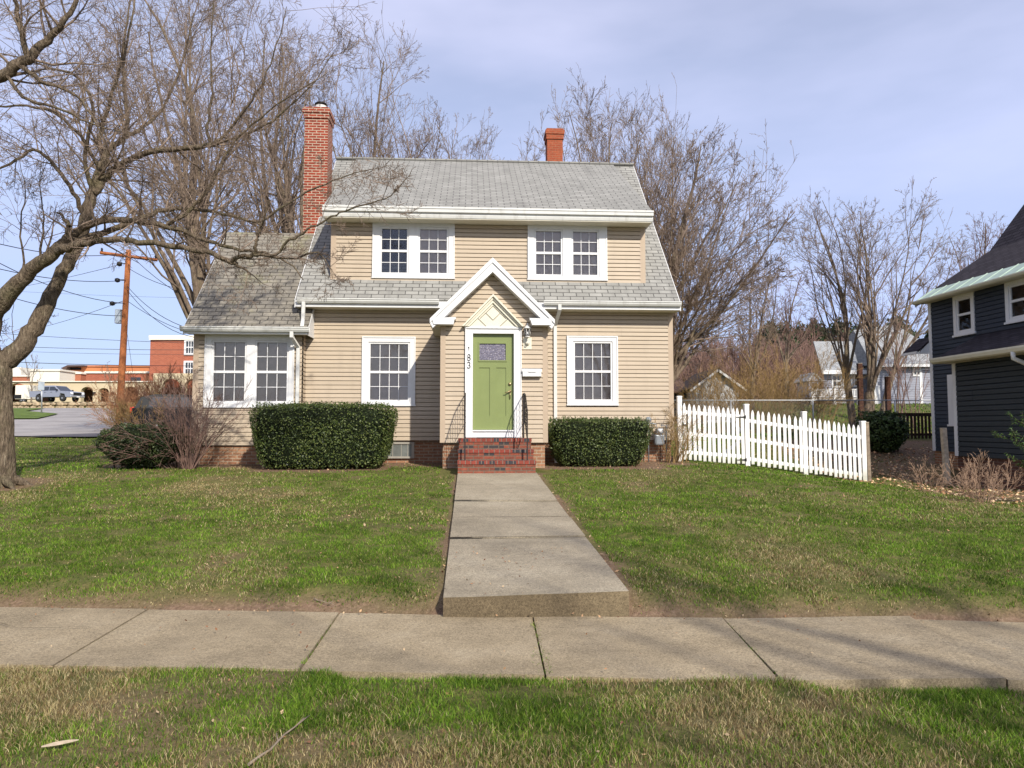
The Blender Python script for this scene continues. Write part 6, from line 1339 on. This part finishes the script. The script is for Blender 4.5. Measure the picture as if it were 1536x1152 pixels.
def bark_piece(label, a, b, w_):
    A = Vector((a[0], a[1], g(*a) + .035)); B = Vector((b[0], b[1], g(*b) + .04)); d = (B - A); n = Vector((-d.y, d.x, 0)).normalized() * w_; k = MB(); m_ = 6; vs = []
    for i in range(m_ + 1):
        p = A.lerp(B, i / m_); s_ = math.sin(math.pi * (.12 + .8 * i / m_)); vs += [tuple(p + n * s_ - A), tuple(p + Vector((0, 0, .012 * s_)) - A), tuple(p - n * s_ * .8 - A)]
    fs = []
    for i in range(m_): fs += [(3 * i, 3 * i + 3, 3 * i + 4, 3 * i + 1), (3 * i + 1, 3 * i + 4, 3 * i + 5, 3 * i + 2)]
    k.add(vs, fs); o = k.build('bark_chip', m_plain('pale_bark_chip', (.38, .31, .22), .9, var=.3, scale=20)); o.location = A; tag(o, label, 'bark')
bark_piece('pale strip of bark in the front grass at lower left', gpt(62, 1125), gpt(118, 1116), .022); bark_piece('dark reddish bark scrap on the sidewalk at far right', (3.22, 5.05), (3.36, 5.02), .02)

# ================================================================ camera, sky, sun
SKYC = (4.9, 5.1, 6.9, 1)
cam = bpy.data.cameras.new('camera'); co_ = bpy.data.objects.new('camera', cam); COL.objects.link(co_)
cam.sensor_width = 36; cam.lens = F / 1536 * 36; cam.clip_end = 3000; cam.clip_start = .05
co_.location = (0, 0, HC); co_.rotation_euler = (math.pi / 2 + PIT, 0, 0); S.camera = co_
w = bpy.data.worlds.new('World'); S.world = w; w.use_nodes = True; t = w.node_tree; bg = t.nodes['Background']
sky = t.nodes.new('ShaderNodeTexSky'); sky.sky_type = 'NISHITA'; sky.sun_disc = False; sky.sun_elevation = SUN_EL
sd = Vector((math.sin(SUN_AZ) * math.cos(SUN_EL), -math.cos(SUN_AZ) * math.cos(SUN_EL), math.sin(SUN_EL)))
sky.sun_rotation = math.atan2(sd.x, sd.y)
sky.air_density = 1.0; sky.dust_density = 1.6; sky.ozone_density = 2.2
tc = t.nodes.new('ShaderNodeTexCoord'); mp = t.nodes.new('ShaderNodeMapping'); mp.inputs['Scale'].default_value = (1.0, 1.0, 3.2); t.links.new(tc.outputs['Generated'], mp.inputs[0])
nz = t.nodes.new('ShaderNodeTexNoise'); nz.inputs['Scale'].default_value = 1.7; nz.inputs['Detail'].default_value = 5; nz.inputs['Roughness'].default_value = .5; t.links.new(mp.outputs[0], nz.inputs['Vector'])
rp = t.nodes.new('ShaderNodeValToRGB'); rp.color_ramp.elements[0].position = .40; rp.color_ramp.elements[0].color = (.50, .50, .50, 1); rp.color_ramp.elements[1].position = .70; rp.color_ramp.elements[1].color = (.96, .96, .96, 1)
t.links.new(nz.outputs['Fac'], rp.inputs[0])
mx = t.nodes.new('ShaderNodeMix'); mx.data_type = 'RGBA'; t.links.new(rp.outputs[0], mx.inputs[0]); t.links.new(sky.outputs[0], mx.inputs[6]); sz = t.nodes.new('ShaderNodeSeparateXYZ'); t.links.new(tc.outputs['Generated'], sz.inputs[0])
zr_ = t.nodes.new('ShaderNodeMapRange'); zr_.inputs['From Min'].default_value = .05; zr_.inputs['From Max'].default_value = .5; t.links.new(sz.outputs[2], zr_.inputs[0])
cm_ = t.nodes.new('ShaderNodeMix'); cm_.data_type = 'RGBA'; cm_.inputs[6].default_value = (3.7, 4.6, 7.4, 1); cm_.inputs[7].default_value = SKYC; t.links.new(zr_.outputs[0], cm_.inputs[0]); t.links.new(cm_.outputs[2], mx.inputs[7])
t.links.new(mx.outputs[2], bg.inputs[0]); bg.inputs[1].default_value = .135
ld = bpy.data.lights.new('sun', 'SUN'); ld.energy = 4.9; ld.angle = math.radians(.9); ld.color = (1, .935, .83)
lo_ = bpy.data.objects.new('sun', ld); COL.objects.link(lo_); lo_.rotation_euler = (-sd).to_track_quat('-Z', 'Y').to_euler(); lo_.location = sd * 50
S.view_settings.view_transform = 'Standard'; S.view_settings.look = 'None'; S.view_settings.exposure = .22; S.view_settings.gamma = 1
S.cycles.max_bounces = 8; S.cycles.transparent_max_bounces = 12; S.cycles.diffuse_bounces = 3
